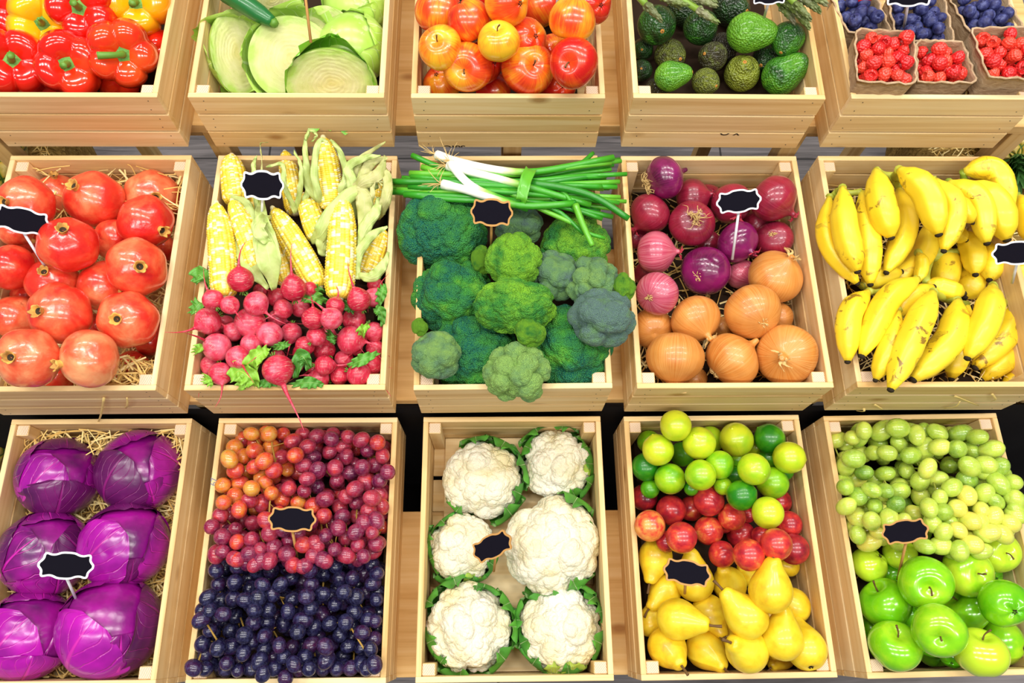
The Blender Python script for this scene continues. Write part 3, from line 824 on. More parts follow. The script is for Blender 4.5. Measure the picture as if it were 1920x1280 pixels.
M_GG = grape_mat('green_grape_skin', [(.2, (.16, .32, .03)), (.42, (.38, .54, .05)), (.62, (.58, .68, .09)), (.85, (.76, .66, .10))], bloom=(.6, .7, .4), bl=.2, sss=.22, rad=(.6, 1, .2))
def grape_mesh(el, mat):
    def fn(th, t_):
        ph = t_ * PI; return np.stack([np.sin(ph) * np.cos(th), np.sin(ph) * np.sin(th), el * np.cos(ph)], 1)
    return surf(fn, 22, 16).mesh('grape', mat)
GRM = {m_.name: [grape_mesh(e, m_) for e in es] for m_, es in ((M_GR, (1.05, 1.2)), (M_GB, (1.05, 1.22)), (M_GG, (1.22, 1.38)))}
M_RACH = plain('grape_stalk', (.42, .25, .05), .6, .2); M_RACHG = plain('green_grape_stalk', (.36, .38, .06), .6, .2)

# straw
t = T('straw', rough=.6, spec=.25)
isl = t.n('NewGeometry').outputs['Random Per Island']; t.col(t.ramp(isl, [(0, (.52, .29, .06)), (.5, (.80, .56, .18)), (1, (.90, .74, .36))])); M_STRAW = t.mat
def straw_mesh(n, xr, yr, zf, seed, lmin=.02, lmax=.07, wmin=.0006, wmax=.0016, tilt=.25):
    r_ = random.Random(seed); mb = MB()
    for i in range(n):
        x, y = r_.uniform(*xr), r_.uniform(*yr); q = r_.random() * PI; l = r_.uniform(lmin, lmax); z = zf(x, y, r_)
        dx, dy = math.cos(q) * l / 2, math.sin(q) * l / 2; dz = r_.uniform(-tilt, tilt) * l / 2; b = r_.uniform(-.25, .25) * l
        P = [(x - dx, y - dy, z - dz), (x - dy * b * 6, y + dx * b * 6, z + abs(b) * .4), (x + dx, y + dy, z + dz)]
        P = [(min(max(p[0], xr[0]), xr[1]), min(max(p[1], yr[0]), yr[1]), p[2]) for p in P]
        w_ = r_.uniform(wmin, wmax); ribbon(P, [w_, w_], (r_.uniform(-.6, .6), r_.uniform(-.6, .6), 1), .3, 0, 3, 0, mb, i, 5)
    return mb.mesh('straw', M_STRAW)
def straw_bed(k, n, z0, z1, label, seed, yr=None, xr=None):
    xr = xr or (-CW / 2 + .012, CW / 2 - .012); yr = yr or (-CL / 2 + .012, CL / 2 - .012)
    me = straw_mesh(n, xr, yr, lambda x, y, r: r.uniform(z0, z1), seed)
    o = ob('straw', me); o.location = (k.x, k.y, k.zb); o.rotation_euler = (0, 0, k.yaw); tag(o, label, 'straw', kind='stuff'); return o

# chalkboard signs
M_WHITE = plain('white_painted_wood', (.82, .82, .86), .45); M_SLATE = plain('chalkboard', (.006, .005, .010), .8, .06)
M_SWOOD = plain('sign_plywood', (.52, .27, .08), .6, .2)
def sign_outline(s=1.0):
    q = [(0, .57), (.24, .55), (.42, .475), (.56, .46), (.70, .50), (.80, .49), (.85, .40), (.86, .27), (.92, .17), (.985, .09), (1, 0)]
    pts = q + [(x, -y) for x, y in q[-2::-1]]; pts = pts + [(-x, y) for x, y in pts[-2:0:-1]]
    P = [Vector((x, y, 0)) for x, y in pts]; n = len(P); out = []
    for i in range(n):
        p0, p1, p2, p3 = P[i - 1], P[i], P[(i + 1) % n], P[(i + 2) % n]
        for k in range(4):
            t_ = k / 4; v = .5 * ((2 * p1) + (p2 - p0) * t_ + (2 * p0 - 5 * p1 + 4 * p2 - p3) * t_ * t_ + (3 * p1 - p0 - 3 * p2 + p3) * t_ ** 3); out.append((v.x, v.y))
    return out
def plate(out, z0, z1, name, mat):
    n = len(out); V = [(x, y, z0) for x, y in out] + [(x, y, z1) for x, y in out]
    F = [[i for i in range(n)], [2 * n - 1 - i for i in range(n)]] + [[i, i + n, (i + 1) % n + n, (i + 1) % n] for i in range(n)]
    return MB().add(V, F).mesh(name, mat, False)
_o = sign_outline(); _in = []
for i, (x, y) in enumerate(_o):
    a, b = _o[i - 1], _o[(i + 1) % len(_o)]; tx, ty = b[0] - a[0], b[1] - a[1]; l = math.hypot(tx, ty) or 1
    _in.append((x + ty / l * .085, y - tx / l * .085))
SG = {m_.name: plate(_o, -.045, .045, 'frame', m_) for m_ in (M_WHITE, M_SWOOD)}; SGB = plate(_in, -.05, .055, 'board', M_SLATE)
def sign(k, u, v, wpx, ang, us, vs, m_, label, h=.10, hb=-.02, squash=.94, yawv=0):
    """board centre pixel, width, tilt in degrees (ccw), stick foot pixel"""
    c = at(u, v, k.rim + h); half = wpx / 2 * depth(c) / F_PX
    a = math.radians(ang); x = RT * math.cos(a) + UP * math.sin(a); n = -ray(u, v).normalized(); x = (x - n * x.dot(n)).normalized()
    x = (x * math.cos(yawv) + n * math.sin(yawv)).normalized(); q = quat(n, xdir=x) if yawv == 0 else quat((n * math.cos(yawv) - (RT * math.cos(a) + UP * math.sin(a)) * math.sin(yawv)), xdir=x)
    r = empty('chalkboard_sign', c, q, 1.0, label, 'sign', None)
    half2 = half / math.cos(yawv)
    ob('frame', SG[m_.name], r, s=(half2, half * squash, half * .9)); ob('board', SGB, r, s=(half2, half * squash, half * .9))
    foot = at(us, vs, k.rim + hb)
    inv = r.matrix_basis.inverted() if False else Matrix.LocRotScale(c, q, None).inverted()
    f = inv @ foot; top = Vector((0, -.30 * half, -.058 * half - .0026))
    ob('stick', tube([top, f], .0022, 8).mesh('stick', m_, True), r)
    k.S.append((foot.x, foot.y, foot.z - .05, .004))
    return r
# ================================================================== FILLING THE CRATES
R_ = random.Random(11)
def X(zx, zy, s, ox, oy): return ox + zx * s, oy + zy * s
def place(k, name, parts, u, v, r, feat=None, end=1, kf=1.0, spin=None, sgn=1, color=None, scale=(1, 1, 1), zhi=None, **kw):
    """feat: pixel where the stem (end=1) or blossom (end=-1) end shows"""
    p, s = settle(k, u, v, r, zhi, **kw)
    if feat is None: d = Vector((R_.uniform(-1, 1), R_.uniform(-1, 1), -R_.random() - .3)).normalized(); end = 1
    else: d = aim(u, v, r, *feat, sgn=sgn, k=kf)
    q = quat(d * end, R_.random() * 6.28 if spin is None else spin)
    o = empty(name, p, q, (s * scale[0], s * scale[1], s * scale[2]))
    for nm, me in parts: ob(nm, me, o, color)
    return o, p, s
def single(k, name, me, u, v, r, feat=None, end=1, color=None, **kw):
    p, s = settle(k, u, v, r, **kw)
    d = Vector((R_.uniform(-1, 1), R_.uniform(-1, 1), R_.uniform(-1, 1))).normalized() if feat is None else aim(u, v, r, *feat)
    o = ob(name, me, None, color, p, quat(d * end, R_.random() * 6.28), s); return o

# ---------------------------------------------------------------- top row: bell peppers
k = CR[0][0]
PP = [  # u v r colour feat layer look
 (300, 92, 44, 0, None, 'dark red bell pepper half hidden against the crate side'),
 (222, 150, 50, 0, None, 'dark red bell pepper low under the stem-bent pepper'),
 (100, 158, 46, 0, None, 'red bell pepper low between the two front peppers'),
 (-8, 26, 56, 0, (-14, 22), 'orange-red bell pepper cut by the left picture edge'),
 (108, -48, 52, 0, (108, -52), 'red bell pepper at the very back of the pepper crate'),
 (76, 42, 58, 1, (78, 44), 'yellow bell pepper with a long upright green stem'),
 (262, 6, 62, 1, (256, 2), 'orange-yellow bell pepper in the back right corner'),
 (158, 16, 64, 0, (143, 12), 'orange-red bell pepper between the yellow peppers with curved stem'),
 (14, 116, 64, 0, (9, 110), 'red bell pepper at front left, calyx facing the viewer'),
 (129, 120, 62, 0, (125, 120), 'glossy red bell pepper, four-lobed, front middle of the crate'),
 (238, 100, 63, 0, (234, 103), 'bright red bell pepper with thick green stem bent left')]
PM = {(c, i): pepper_mesh(i * 7 + c, (M_PEPR, M_PEPY)[c], 4 + (i % 2)) for c in (0, 1) for i in range(3)}
PZ = [-.04, -.05, -.05, -.02, -.02, .005, -.005, .015, -.005, .0, .01]
for i, (u, v, r, c, ft, look) in enumerate(PP):
    long = i == 5; bent = i == 10
    st = [(0, 0, .50), (.02, 0, .75), (.10, .05, .95)] if not (long or bent) else ([(0, 0, .5), (.05, 0, 1.0), (.15, .1, 1.6)] if long else [(0, 0, .5), (0, 0, .72), (.25, 0, .92), (.62, 0, .98)])
    if ft and i == 10: spin = None
    sm = stem_mesh(st, [.13, .085, .11] if not long else [.13, .06, .05], GSTEM)
    parts = [('flesh', PM[(c, i % 3)]), ('calyx', CALX), ('stem', sm)]
    o, p, s = place(k, 'bell_pepper', parts, u, v, r * (1 if i > 2 else .8), ft, color=(R_.uniform(.4, .7),) * 3, tol=.3, zhi=k.rim + PZ[i] + .02, zlo=k.rim + PZ[i] - .06, rec=False, wall=.02)
    if bent: # turn the stem to the left of the view
        d = aim(u, v, r, *ft); o.rotation_quaternion = quat(d, xdir=-RT)
    tag(o, look + ', beside others', 'bell pepper', 'bell peppers in the top left crate')

# ---------------------------------------------------------------- top row: cut green cabbages
k = CR[0][1]
t = T('cut_cabbage_face', rough=.45, spec=.35)
v_ = t.tc(); x_ = t.sep(v_); wob = t.noise(v_, 2.2, 3, .5)
rad = t.math('ADD', t.vmath('LENGTH', v_) if False else t.math('SQRT', t.math('ADD', t.math('MULTIPLY', x_[0], x_[0]), t.math('MULTIPLY', t.math('MULTIPLY', x_[1], x_[1]), 1.3))), t.math('MULTIPLY', wob, .22))
ring = t.math('SINE', t.math('MULTIPLY', rad, 62.0)); fine = t.noise(t.map(v_, (9, 9, 9)), 2.0, 4, .7, 2.5)
cc = t.ramp(rad, [(.15, (.60, .52, .18)), (.45, (.60, .56, .24)), (.85, (.54, .58, .20)), (1.0, (.38, .56, .09))])
cc = t.mix(t.math('MULTIPLY', t.ramp(ring, [(.85, 0), (.99, 1)]), t.ramp(fine, [(.46, 0), (.62, .7)])), cc, (.40, .48, .07)); cc = t.mix(t.ramp(t.noise(v_, 3.0, 4), [(.4, 0), (.7, .5)]), cc, (.68, .62, .36))
t.col(cc); t.bump(t.math('ADD', t.math('MULTIPLY', ring, t.ramp(fine, [(.4, 0), (.6, 1)])), fine), .2, .006); M_CUT = t.mat
def half_cab(seed, sq=.8):
    D, F = ico(6); P = D * (1 + .02 * sn(D, seed, 1.2))[:, None] * np.array([1, sq, .95]); top = P[:, 2] > 0
    P[top, 2] = .012 * sn(P[top] * 4, seed + 1, 2.0) + .02
    # faces with all top verts are the cut
    mb = MB(); a = [f for f in F if all(top[i] for i in f)]; b = [f for f in F if not all(top[i] for i in f)]
    mb.add(P, a, None, 1); mb.add(P, b, None, 0); return mb.mesh('cabbage_half', [GC, M_CUT])
HC = [half_cab(i, .86) for i in range(3)]
def cut_cab(k, u, v, rx, nrm_px, ang, sq, look, dark=False, li=0, zf=0, lf=3, **kw):
    """half cabbage: centre px, half width, apparent tilt of cut face"""
    p = at(u, v, k.rim + zf); s = rx * depth(p) / F_PX
    d = aim(u, v, rx, *nrm_px)
    a = math.radians(ang); xd = RT * math.cos(a) + UP * math.sin(a)
    o = empty('cut_cabbage', p, quat(d, xdir=xd), s, look, 'cabbage', 'cut green cabbages')
    ob('head', HC[li % 3], o, s=(1, sq / .86, .8))
    for i in range(lf):
        lm = leafsurf(1.0, 0, 1.75, 1.0, li * 7 + i, .03 + .02 * i, .03, curl=.03 + .02 * i).mesh('outer_leaf', GCD if dark else GC)
        e = ob('outer_leaf', lm, o, s=(1, sq / .86 * .97, .8)); e.rotation_mode = 'QUATERNION'; e.rotation_quaternion = Quaternion((0, 0, 1), (i * 2.1 + li + (PI if dark else .4)))
    return o, p, s
# whole head at the back right, then halves from back to front
def green_head(k, u, v, r, up, look):
    p, s = settle(k, u, v, r, tol=.8, wall=.03)
    o = empty('green_cabbage', p, quat(aim(u, v, r, *up), 1.0), s, look, 'cabbage', 'green cabbages')
    ob('head', icomesh('head', 5, lambda D: D * .97, GC), o)
    for i in range(5): ob('outer_leaf', leafsurf(1.0, i * 1.257, 2.2, .95, i + 3, .01 + .008 * i, .02, curl=.01).mesh('outer_leaf', GC), o)
    return o
green_head(k, 688, 8, 62, (650, -20), 'whole pale green cabbage in the back right corner of its crate')
cut_cab(k, 512, 0, 54, (520, 20), 8, .8, 'cut white-green cabbage piece at the back behind the zucchini', li=1, zf=-.03, lf=2)
green_head(k, 668, 90, 64, (640, 60), 'pale green cabbage with white leaf veins, lying at the right')
cut_cab(k, 626, 84, 84, (592, 58), -50, .66, 'cut cabbage half with its cream face slanting behind the sign stick', li=2, zf=-.035, lf=2)
cut_cab(k, 446, 100, 78, (474, 88), 100, .66, 'cut cabbage half standing leftmost, core showing', li=0, zf=-.045)
cut_cab(k, 548, 110, 80, (546, 96), 15, .95, 'big round cut cabbage half in the middle of the crate', li=1, zf=-.04)
cut_cab(k, 622, 158, 84, (618, 186), -6, .78, 'front cut cabbage half wrapped in a bright green outer leaf', True, 2, zf=-.03)
M_ZUC = spotted('zucchini_skin', [(.3, (.008, .09, .02)), (.7, (.02, .20, .04))], .35, .3, 3, False)
a_, b_ = at(400, -30, k.rim + .02), at(512, 42, k.rim + .005)
o = empty('zucchini', (a_ + b_) / 2, None, 1, 'dark green zucchini lying across the cabbages at back left', 'zucchini')
mid = (a_ + b_) / 2
tm = tube([a_ - mid, (a_ - mid) * .95, (a_ - mid) * .5, Vector((0, 0, .002)), (b_ - mid) * .6, (b_ - mid) * .9, b_ - mid], [.004, .014, .017, .017, .015, .011, .009], 9)
ob('flesh', tm.mesh('flesh', M_ZUC), o); ob('stem', tube([b_ - mid, (b_ - mid) * 1.12], [.009, .006], 6).mesh('stem', GSTEM), o)
sign(k, 566, -62, 88, 0, 583, 80, M_SWOOD, 'wood-framed chalkboard sign whose stick stands in the cut cabbages', h=.12, hb=.055)

# ---------------------------------------------------------------- top row: red and yellow apples
k = CR[0][2]
AP = [ # u v r feat end redness look
 (818, 158, 36, None, 1, .45, 'orange-yellow apple low in the front left corner'), (1046, 162, 34, None, 1, .75, 'red apple low between the two front right apples'),
 (925, 168, 34, None, 1, .8, 'dark red apple low at the front board'), (905, 118, 40, None, 1, .85, 'dark red apple half hidden behind the front apple'),
 (1040, 100, 36, None, 1, .4, 'orange apple half hidden at the right behind'), (1110, 8, 38, None, 1, .75, 'red apple in the back right corner'),
 (812, 22, 46, None, 1, .55, 'red-orange apple in the back left corner'), (905, -10, 40, None, 1, .8, 'red apple at the back behind the yellow one'),
 (1015, 12, 44, None, 1, .68, 'orange-red apple behind the white sign stick'), (985, 75, 42, (1009, 66), -1, .5, 'orange apple with its blossom end at right, centre of pile'),
 (879, 38, 42, None, 1, .62, 'red-orange smooth apple right of the back left corner'), (951, 5, 43, None, 1, .28, 'golden yellow apple on top at the back'),
 (826, 90, 41, (817, 73), 1, .36, 'yellow and red apple with dark stem, at left'), (1073, 37, 44, None, 1, .30, 'big yellow-orange apple at the back right'),
 (1076, 118, 46, (1062, 116), 1, .80, 'deep red apple with pale stem hollow, front right'), (990, 140, 49, (1006, 129), 1, .50, 'red and yellow striped apple, front middle'),
 (877, 138, 46, (866, 143), 1, .52, 'red apple with one yellow side, front left'), (935, 78, 39, (931, 50), 1, .18, 'golden apple with long thin stem on top')]
for i, (u, v, r, ft, e, red, look) in enumerate(AP):
    parts = [('flesh', APPLES[i % 4]), ('stem', ASTEM[i % 3]), ('calyx', ACAL[0])]
    o, p, s = place(k, 'apple', parts, u, v, r, ft, e, color=(red,) * 3)
    tag(o, look, 'apple', 'red and yellow apples')
sign(k, 1052, -75, 80, 0, 1043, 18, M_WHITE, 'white-framed chalkboard sign whose stick stands in the red apples', h=.11, hb=.045)

# ---------------------------------------------------------------- top row: avocados and asparagus
k = CR[0][3]
AV = [ # u v r(short) tip(px of the narrow end) brown mesh look
 (1205, 92, 20, (1204, 94), 0, 1, .3, 'small dark avocado at the left board, orange scar showing'), (1203, 132, 20, (1202, 127), 0, 1, .3, 'small dark avocado in the front left corner'),
 (1230, 168, 22, None, 1, 1, .3, 'dark avocado hidden low beside the corner post'),
 (1352, 92, 30, None, 1, 1, .2, 'nearly black avocado deep in the middle'), (1440, 110, 30, None, 0, 1, .25, 'dark avocado deep under the bright green one'),
 (1286, 20, 30, None, 0, 1, .2, 'dark green avocado under the asparagus'), (1370, 15, 34, None, 0, 1, .2, 'dark green avocado deep behind the sign'),
 (1256, 103, 29, (1275, 110), 1, 0, .62, 'grey-brown wrinkled avocado behind the front left one'), (1337, 106, 27, (1318, 101), 1, 1, .45, 'round brown avocado with orange scar'),
 (1322, 153, 25, (1345, 160), 1, 0, .72, 'blotchy brown and yellow-green avocado at the front board'), (1489, 72, 31, (1478, 100), 0, 1, .5, 'smooth dark green avocado at the right board'),
 (1313, 52, 32, (1330, 30), 0, 1, .36, 'glossy dark green avocado under asparagus tips'), (1231, 47, 36, (1243, 61), 0, 1, .38, 'round dark green avocado with orange stem scar'),
 (1255, 143, 28, (1305, 134), 0, 0, .80, 'bright green pebbly avocado, front left'), (1391, 138, 33, (1396, 112), 1, 1, .88, 'olive green oval avocado standing at the front'),
 (1468, 142, 36, (1520, 108), 0, 0, .62, 'large green avocado at front right corner'), (1400, 62, 37, (1470, 66), 0, 0, .88, 'big bright green avocado lying on top')]
for i, (u, v, r, tip, br, mi, bias, look) in enumerate(AV):
    p, s = settle(k, u, v, r)
    d = aim(u, v, r, *tip, k=1.45) if tip else Vector((R_.uniform(-1, 1), R_.uniform(-1, 1), .2)).normalized()
    o = empty('avocado', p, quat(d, R_.random() * 6), s, look, 'avocado', 'avocados')
    ob('flesh', AVOS[bool(br)][mi], o, (bias,) * 3); L = {(0, 0): 1.55, (0, 1): 1.25, (1, 0): 1.4, (1, 1): 1.2}[(br, mi)]
    ob('stem_scar', scar_mesh(L - .03), o, loc=(.03 * L * L, 0, 0))
M_ASP = spotted('asparagus_stalk', [(.3, (.10, .26, .02)), (.7, (.30, .44, .05))], .4, .1, 5, False); M_ATIP = spotted('asparagus_tip', [(.3, (.10, .10, .05)), (.55, (.16, .22, .05)), (.75, (.32, .24, .22))], .5, 0, 9, False)
def asparagus(a, b, ha, hb, r, look, seed):
    A, B = at(*a, k.rim + ha), at(*b, k.rim + hb); o = empty('asparagus_spear', A, None, 1, look, 'asparagus', 'asparagus spears')
    d = (B - A); n = d.normalized(); L = d.length; tipL = min(.04, L * .6)
    ob('stalk', tube([(0, 0, 0), n * (L - tipL)], [r, r * .95], 9).mesh('stalk', M_ASP), o)
    mb = MB(); tube([n * (L - tipL), n * (L - tipL * .5), n * (L - tipL * .12), n * L], [r * .95, r * 1.0, r * .55, r * .1], 9, 0, mb)
    side = n.orthogonal().normalized(); up_ = n.cross(side); rr = random.Random(seed)
    for j in range(22):
        f = (j + .5) / 22; q = j * 2.4; c_ = n * (L - tipL * (1.05 - f * .95)); rad = r * (1.05 - .75 * f); s_ = side * math.cos(q) + up_ * math.sin(q)
        tube([c_ + s_ * rad * .7, c_ + s_ * rad * 1.12 + n * r * .7, c_ + s_ * rad * .9 + n * r * 1.7], [r * .42, r * .40, r * .06], 5, 0, mb)
    ob('tip', mb.mesh('tip', M_ATIP), o)
    for j in range(max(0, int((L - tipL) / .025))):
        q = rr.random() * 6; c_ = n * (.012 + j * .025); s_ = side * math.cos(q) + up_ * math.sin(q)
        ob('scale_leaf', tube([c_ + s_ * r * .7, c_ + s_ * r * 1.15 + n * r * 1, c_ + s_ * r * .95 + n * r * 2.4], [r * .5, r * .4, r * .05], 5).mesh('scale_leaf', M_ATIP), o)
ASPS = [((1180, -28), (1288, 10), .035, .045), ((1192, -12), (1240, 38), .055, .05), ((1235, -30), (1345, 42), .04, .045), ((1200, -34), (1276, 14), .02, .03), ((1262, -25), (1342, 12), .05, .055), ((1300, -22), (1340, 4), .03, .03),
        ((1480, -38), (1548, 6), .06, .065), ((1455, -30), (1520, 36), .045, .05), ((1450, -30), (1500, 30), .03, .04), ((1470, -34), (1530, 18), .05, .055), ((1430, -36), (1478, 14), .02, .03), ((1462, -20), (1518, 52), .03, .035), ((1490, -30), (1538, 22), .035, .045), ((1440, -24), (1490, 42), .012, .018)]
AN = ['thick spear leftmost across the back board', 'yellow-green spear pointing down onto the round avocado', 'long spear with purple tip reaching the second avocado', 'spear behind the leftmost thick one', 'spear lying crosswise beside the purple tip', 'short spear nearest the sign on its left',
      'topmost bright green spear reaching over the right board', 'spear pointing down left of the bundle middle', 'dark spear low in the right bundle', 'spear second from the top of the right bundle', 'leftmost spear of the right bundle', 'lowest spear touching the right board', 'spear right beneath the topmost one', 'dark spear deep under the right bundle']
for i, ((a, b, ha, hb), nm) in enumerate(zip(ASPS, AN)): asparagus(a, b, ha, hb, .0058 if i not in (6,) else .0072, 'green asparagus ' + nm, i)
sign(k, 1443, -10, 66, 2, 1433, 32, M_WHITE, 'white-framed chalkboard sign above the avocados', h=.09, hb=.02)

# ---------------------------------------------------------------- top row: berry punnets
k = CR[0][4]
t = T('moulded_pulp', rough=.85, spec=.1)
n = t.noise(t.map(t.shift(t.tc()), (60, 60, 140)), 1.0, 5, .65, .8); t.col(t.ramp(n, [(.3, (.34, .215, .115)), (.55, (.50, .35, .21)), (.75, (.64, .48, .32))])); t.bump(n, .7, .003); M_PULP = t.mat
def punnet(quad, z, hgt, look, seed, slots=False, ins=.84):
    """quad: rim pixels tl,tr,br,bl at height z; walls taper down"""
    Q = [at(u, v, z) for u, v in quad]; c = sum(Q, Vector()) / 4; cb = c - Vector((0, 0, hgt))
    o = empty('berry_punnet', cb, None, 1, look, 'punnet', 'brown cardboard berry punnets'); rr = np.random.RandomState(seed)
    th = .0022; mb = MB(); floor_ = MB()
    def loop(f, off, wob, dz=0.0):
        pts = []; Cn = [c + (q - c) * (ins + (1 - ins) * f) for q in Q]; z_ = -hgt * (1 - f)
        for e in range(4):
            a, b = Cn[e], Cn[(e + 1) % 4]
            for i in range(10):
                s_ = i / 10; p = a.lerp(b, s_); cor = min(s_, 1 - s_); p = c.lerp(p, 1 - .05 * max(0, 1 - cor / .12) * 1.0)
                d = (p - c); d.z = 0; d.normalize(); w_ = wob * math.sin(e * 3 + i * 1.9 + seed) * .0014
                pts.append((p.x - cb.x - d.x * off + d.x * w_, p.y - cb.y - d.y * off + d.y * w_, p.z - cb.z + z_ + dz + (wob * .0012 * math.sin(i * 2.3 + e + seed) if f == 1 else 0)))
        return pts
    V = []; fs = [0, .12, .3, .45, .6, .8, .93, 1]
    for f in fs: V += loop(f, 0, f)
    n1 = len(fs)
    V += loop(1.0, -.0020, 1, -.0006); V += loop(1.0, -.0012, 1, .0016); n1b = 3; V += loop(1.0, th * .8, 1, .0016)
    for f in fs[::-1]: V += loop(f, th, f)
    F = gridF(40, n1 * 2 + 3, True)
    if slots:
        keep = []
        for fi, f in enumerate(F):
            row, colm = divmod(fi, 40); e, i = divmod(colm, 10)
            hole = i in (1, 4, 7) and (row in (2, 3) or row in (2 * n1 - 3 + 2, 2 * n1 - 3 + 1))
            if not hole: keep.append(f)
        F = keep
    mb.add(V, F); L0 = list(range(40)); mb.add([V[i] for i in L0], [L0[::-1]]); li = list(range(len(V) - 40, len(V))); mb.add([(V[i][0], V[i][1], V[i][2] + .002) for i in li], [list(range(40))])
    ob('pulp_box', mb.mesh('pulp_box', M_PULP), o)
    return o, Q, c
def fill_punnet(Q, c, hgt, kind, me, rpx, n, k_, low, seed, look, grp, ins=.80, top=.004, el=1.0, spread=.92):
    rr = random.Random(seed); pts = []; K = crate_frame(0, 4); r0 = None
    zl = c.z - low; got = []
    zb = c.z - hgt + .003
    S_ = []
    for lay in range(3):
        for tr in range(2500):
            if len(got) >= n: break
            a, b = rr.random(), rr.random(); top_ = Q[0].lerp(Q[1], a); bot = Q[3].lerp(Q[2], a); p = top_.lerp(bot, b)
            r = rpx * rr.uniform(.88, 1.12) * depth(p) / F_PX
            # keep inside tapered walls
            e0 = (Q[1] - Q[0]).length; e1 = (Q[3] - Q[0]).length; m_ = 0.5 * (1 - ins) * .8
            if min(a, 1 - a) * e0 < r * 1.0 + m_ * e0 * .6 or min(b, 1 - b) * e1 < r * 1.0 + m_ * e1 * .6: continue
            z = zl
            for (x, y, zz, q) in S_:
                d2 = (x - p.x) ** 2 + (y - p.y) ** 2; mn = (.90 * (r + q)) ** 2
                if d2 < mn: z = max(z, zz + math.sqrt(mn - d2))
            if z > zl + r * (.5 + 1.25 * lay): continue
            if z > c.z + top + r * .6: continue
            S_.append((p.x, p.y, z, r)); got.append((p.x, p.y, z, r))
    for i, (x, y, z, r) in enumerate(got):
        q = Quaternion((rr.gauss(0, 1), rr.gauss(0, 1), rr.gauss(0, 1), rr.gauss(0, 1))).normalized() if kind == 'raspberry' else quat((rr.gauss(0, .6), rr.gauss(0, .6), rr.choice((-.5, 1))))
        o = ob(kind, me[i % len(me)], None, None, (x, y, z), q, (r, r, r * el)); tag(o, look, kind, grp)
    return got
k.floor = k.zb + .05
# raised support that carries the punnets is the crate's own raised base
PB = [ # quad, rim z, height, look, slots
 ([(1556, -8), (1640, -14), (1672, 62), (1590, 62)], .000, .052, 'cardboard punnet of blueberries at the back left', 'blueberry', 90),
 ([(1662, -8), (1768, -12), (1790, 78), (1682, 76)], .004, .055, 'cardboard punnet of blueberries behind the middle raspberries', 'blueberry', 110),
 ([(1776, -10), (1882, -14), (1922, 58), (1818, 62)], .006, .056, 'cardboard punnet of blueberries at the back right', 'blueberry', 110)]
PF = [([(1603, 54), (1714, 60), (1719, 158), (1606, 153)], .030, .062, 'tilted cardboard punnet of raspberries at the front left', 60),
 ([(1718, 76), (1805, 78), (1832, 155), (1719, 155)], .012, .050, 'low cardboard punnet of raspberries in the front middle', 55),
 ([(1820, 53), (1935, 50), (1962, 148), (1853, 146)], .030, .062, 'cardboard punnet of raspberries at the front right corner', 70)]
base_z = k.zb + LIFT[0][4]
for i, (q, dz, h, look, kd, n) in enumerate(PB):
    o, Q, c = punnet(q, k.rim + dz, k.rim + dz - base_z - .002, look, i)
    fill_punnet(Q, c, h, 'blueberry', BLUES, 11.5, n, k, .026, i, ('blueberry in the back left punnet of the berry crate', 'blueberry in the middle punnet behind the middle raspberries', 'blueberry in the back right punnet of the berry crate')[i], ('blueberries in the left punnet', 'blueberries in the middle punnet', 'blueberries in the right punnet')[i], top=.012)
for i, (q, dz, h, look, n) in enumerate(PF):
    o, Q, c = punnet(q, k.rim + dz, k.rim + dz - base_z - .002, look, i + 5, True)
    fill_punnet(Q, c, h, 'raspberry', RASPS, 12.5, n, k, .026, i + 9, ('red raspberry in the front left cardboard punnet', 'red raspberry in the low front middle cardboard punnet', 'red raspberry in the front right cardboard punnet')[i], ('raspberries in the left punnet', 'raspberries in the middle punnet', 'raspberries in the right punnet')[i], ins=.86, top=-.002)
sign(k, 1706, -12, 86, 0, 1695, 52, M_WHITE, 'white-framed chalkboard sign in the blueberry punnet', h=.085, hb=.0)
# strawberry at the top edge
t = T('strawberry_flesh', rough=.25, Coat_Weight=.4); d_ = t.vor(t.tc(), 7.0); t.col(t.mix(t.ramp(d_, [(.06, 1), (.12, 0)]), (.70, .012, .008), (.80, .45, .08))); M_SB = t.mat
sbm = revolve([(0, -1.2), (.25, -1.1), (.62, -.6), (.92, .1), (.85, .6), (.45, .85), (0, .82)], 22).mesh('flesh', M_SB)
p = at(1622, -6, k.rim + .012); o = empty('strawberry', p, quat((.3, .5, .5)), .0145, 'red strawberry lying beside the back left blueberries', 'strawberry'); ob('flesh', sbm, o)
mb = MB()
for i in range(7): q = i * .9; ribbon([(.05 * math.cos(q), .05 * math.sin(q), .84), (.4 * math.cos(q), .4 * math.sin(q), .95), (.8 * math.cos(q), .8 * math.sin(q), .85)], [.12, .2, .02], (0, 0, 1), .2, 0, 3, 0, mb, i)
ob('leaf_cap', mb.mesh('leaf_cap', M_CAL), o)
straw_bed(k, 500, .045, .075, 'yellow straw packed around the berry punnets', 77)

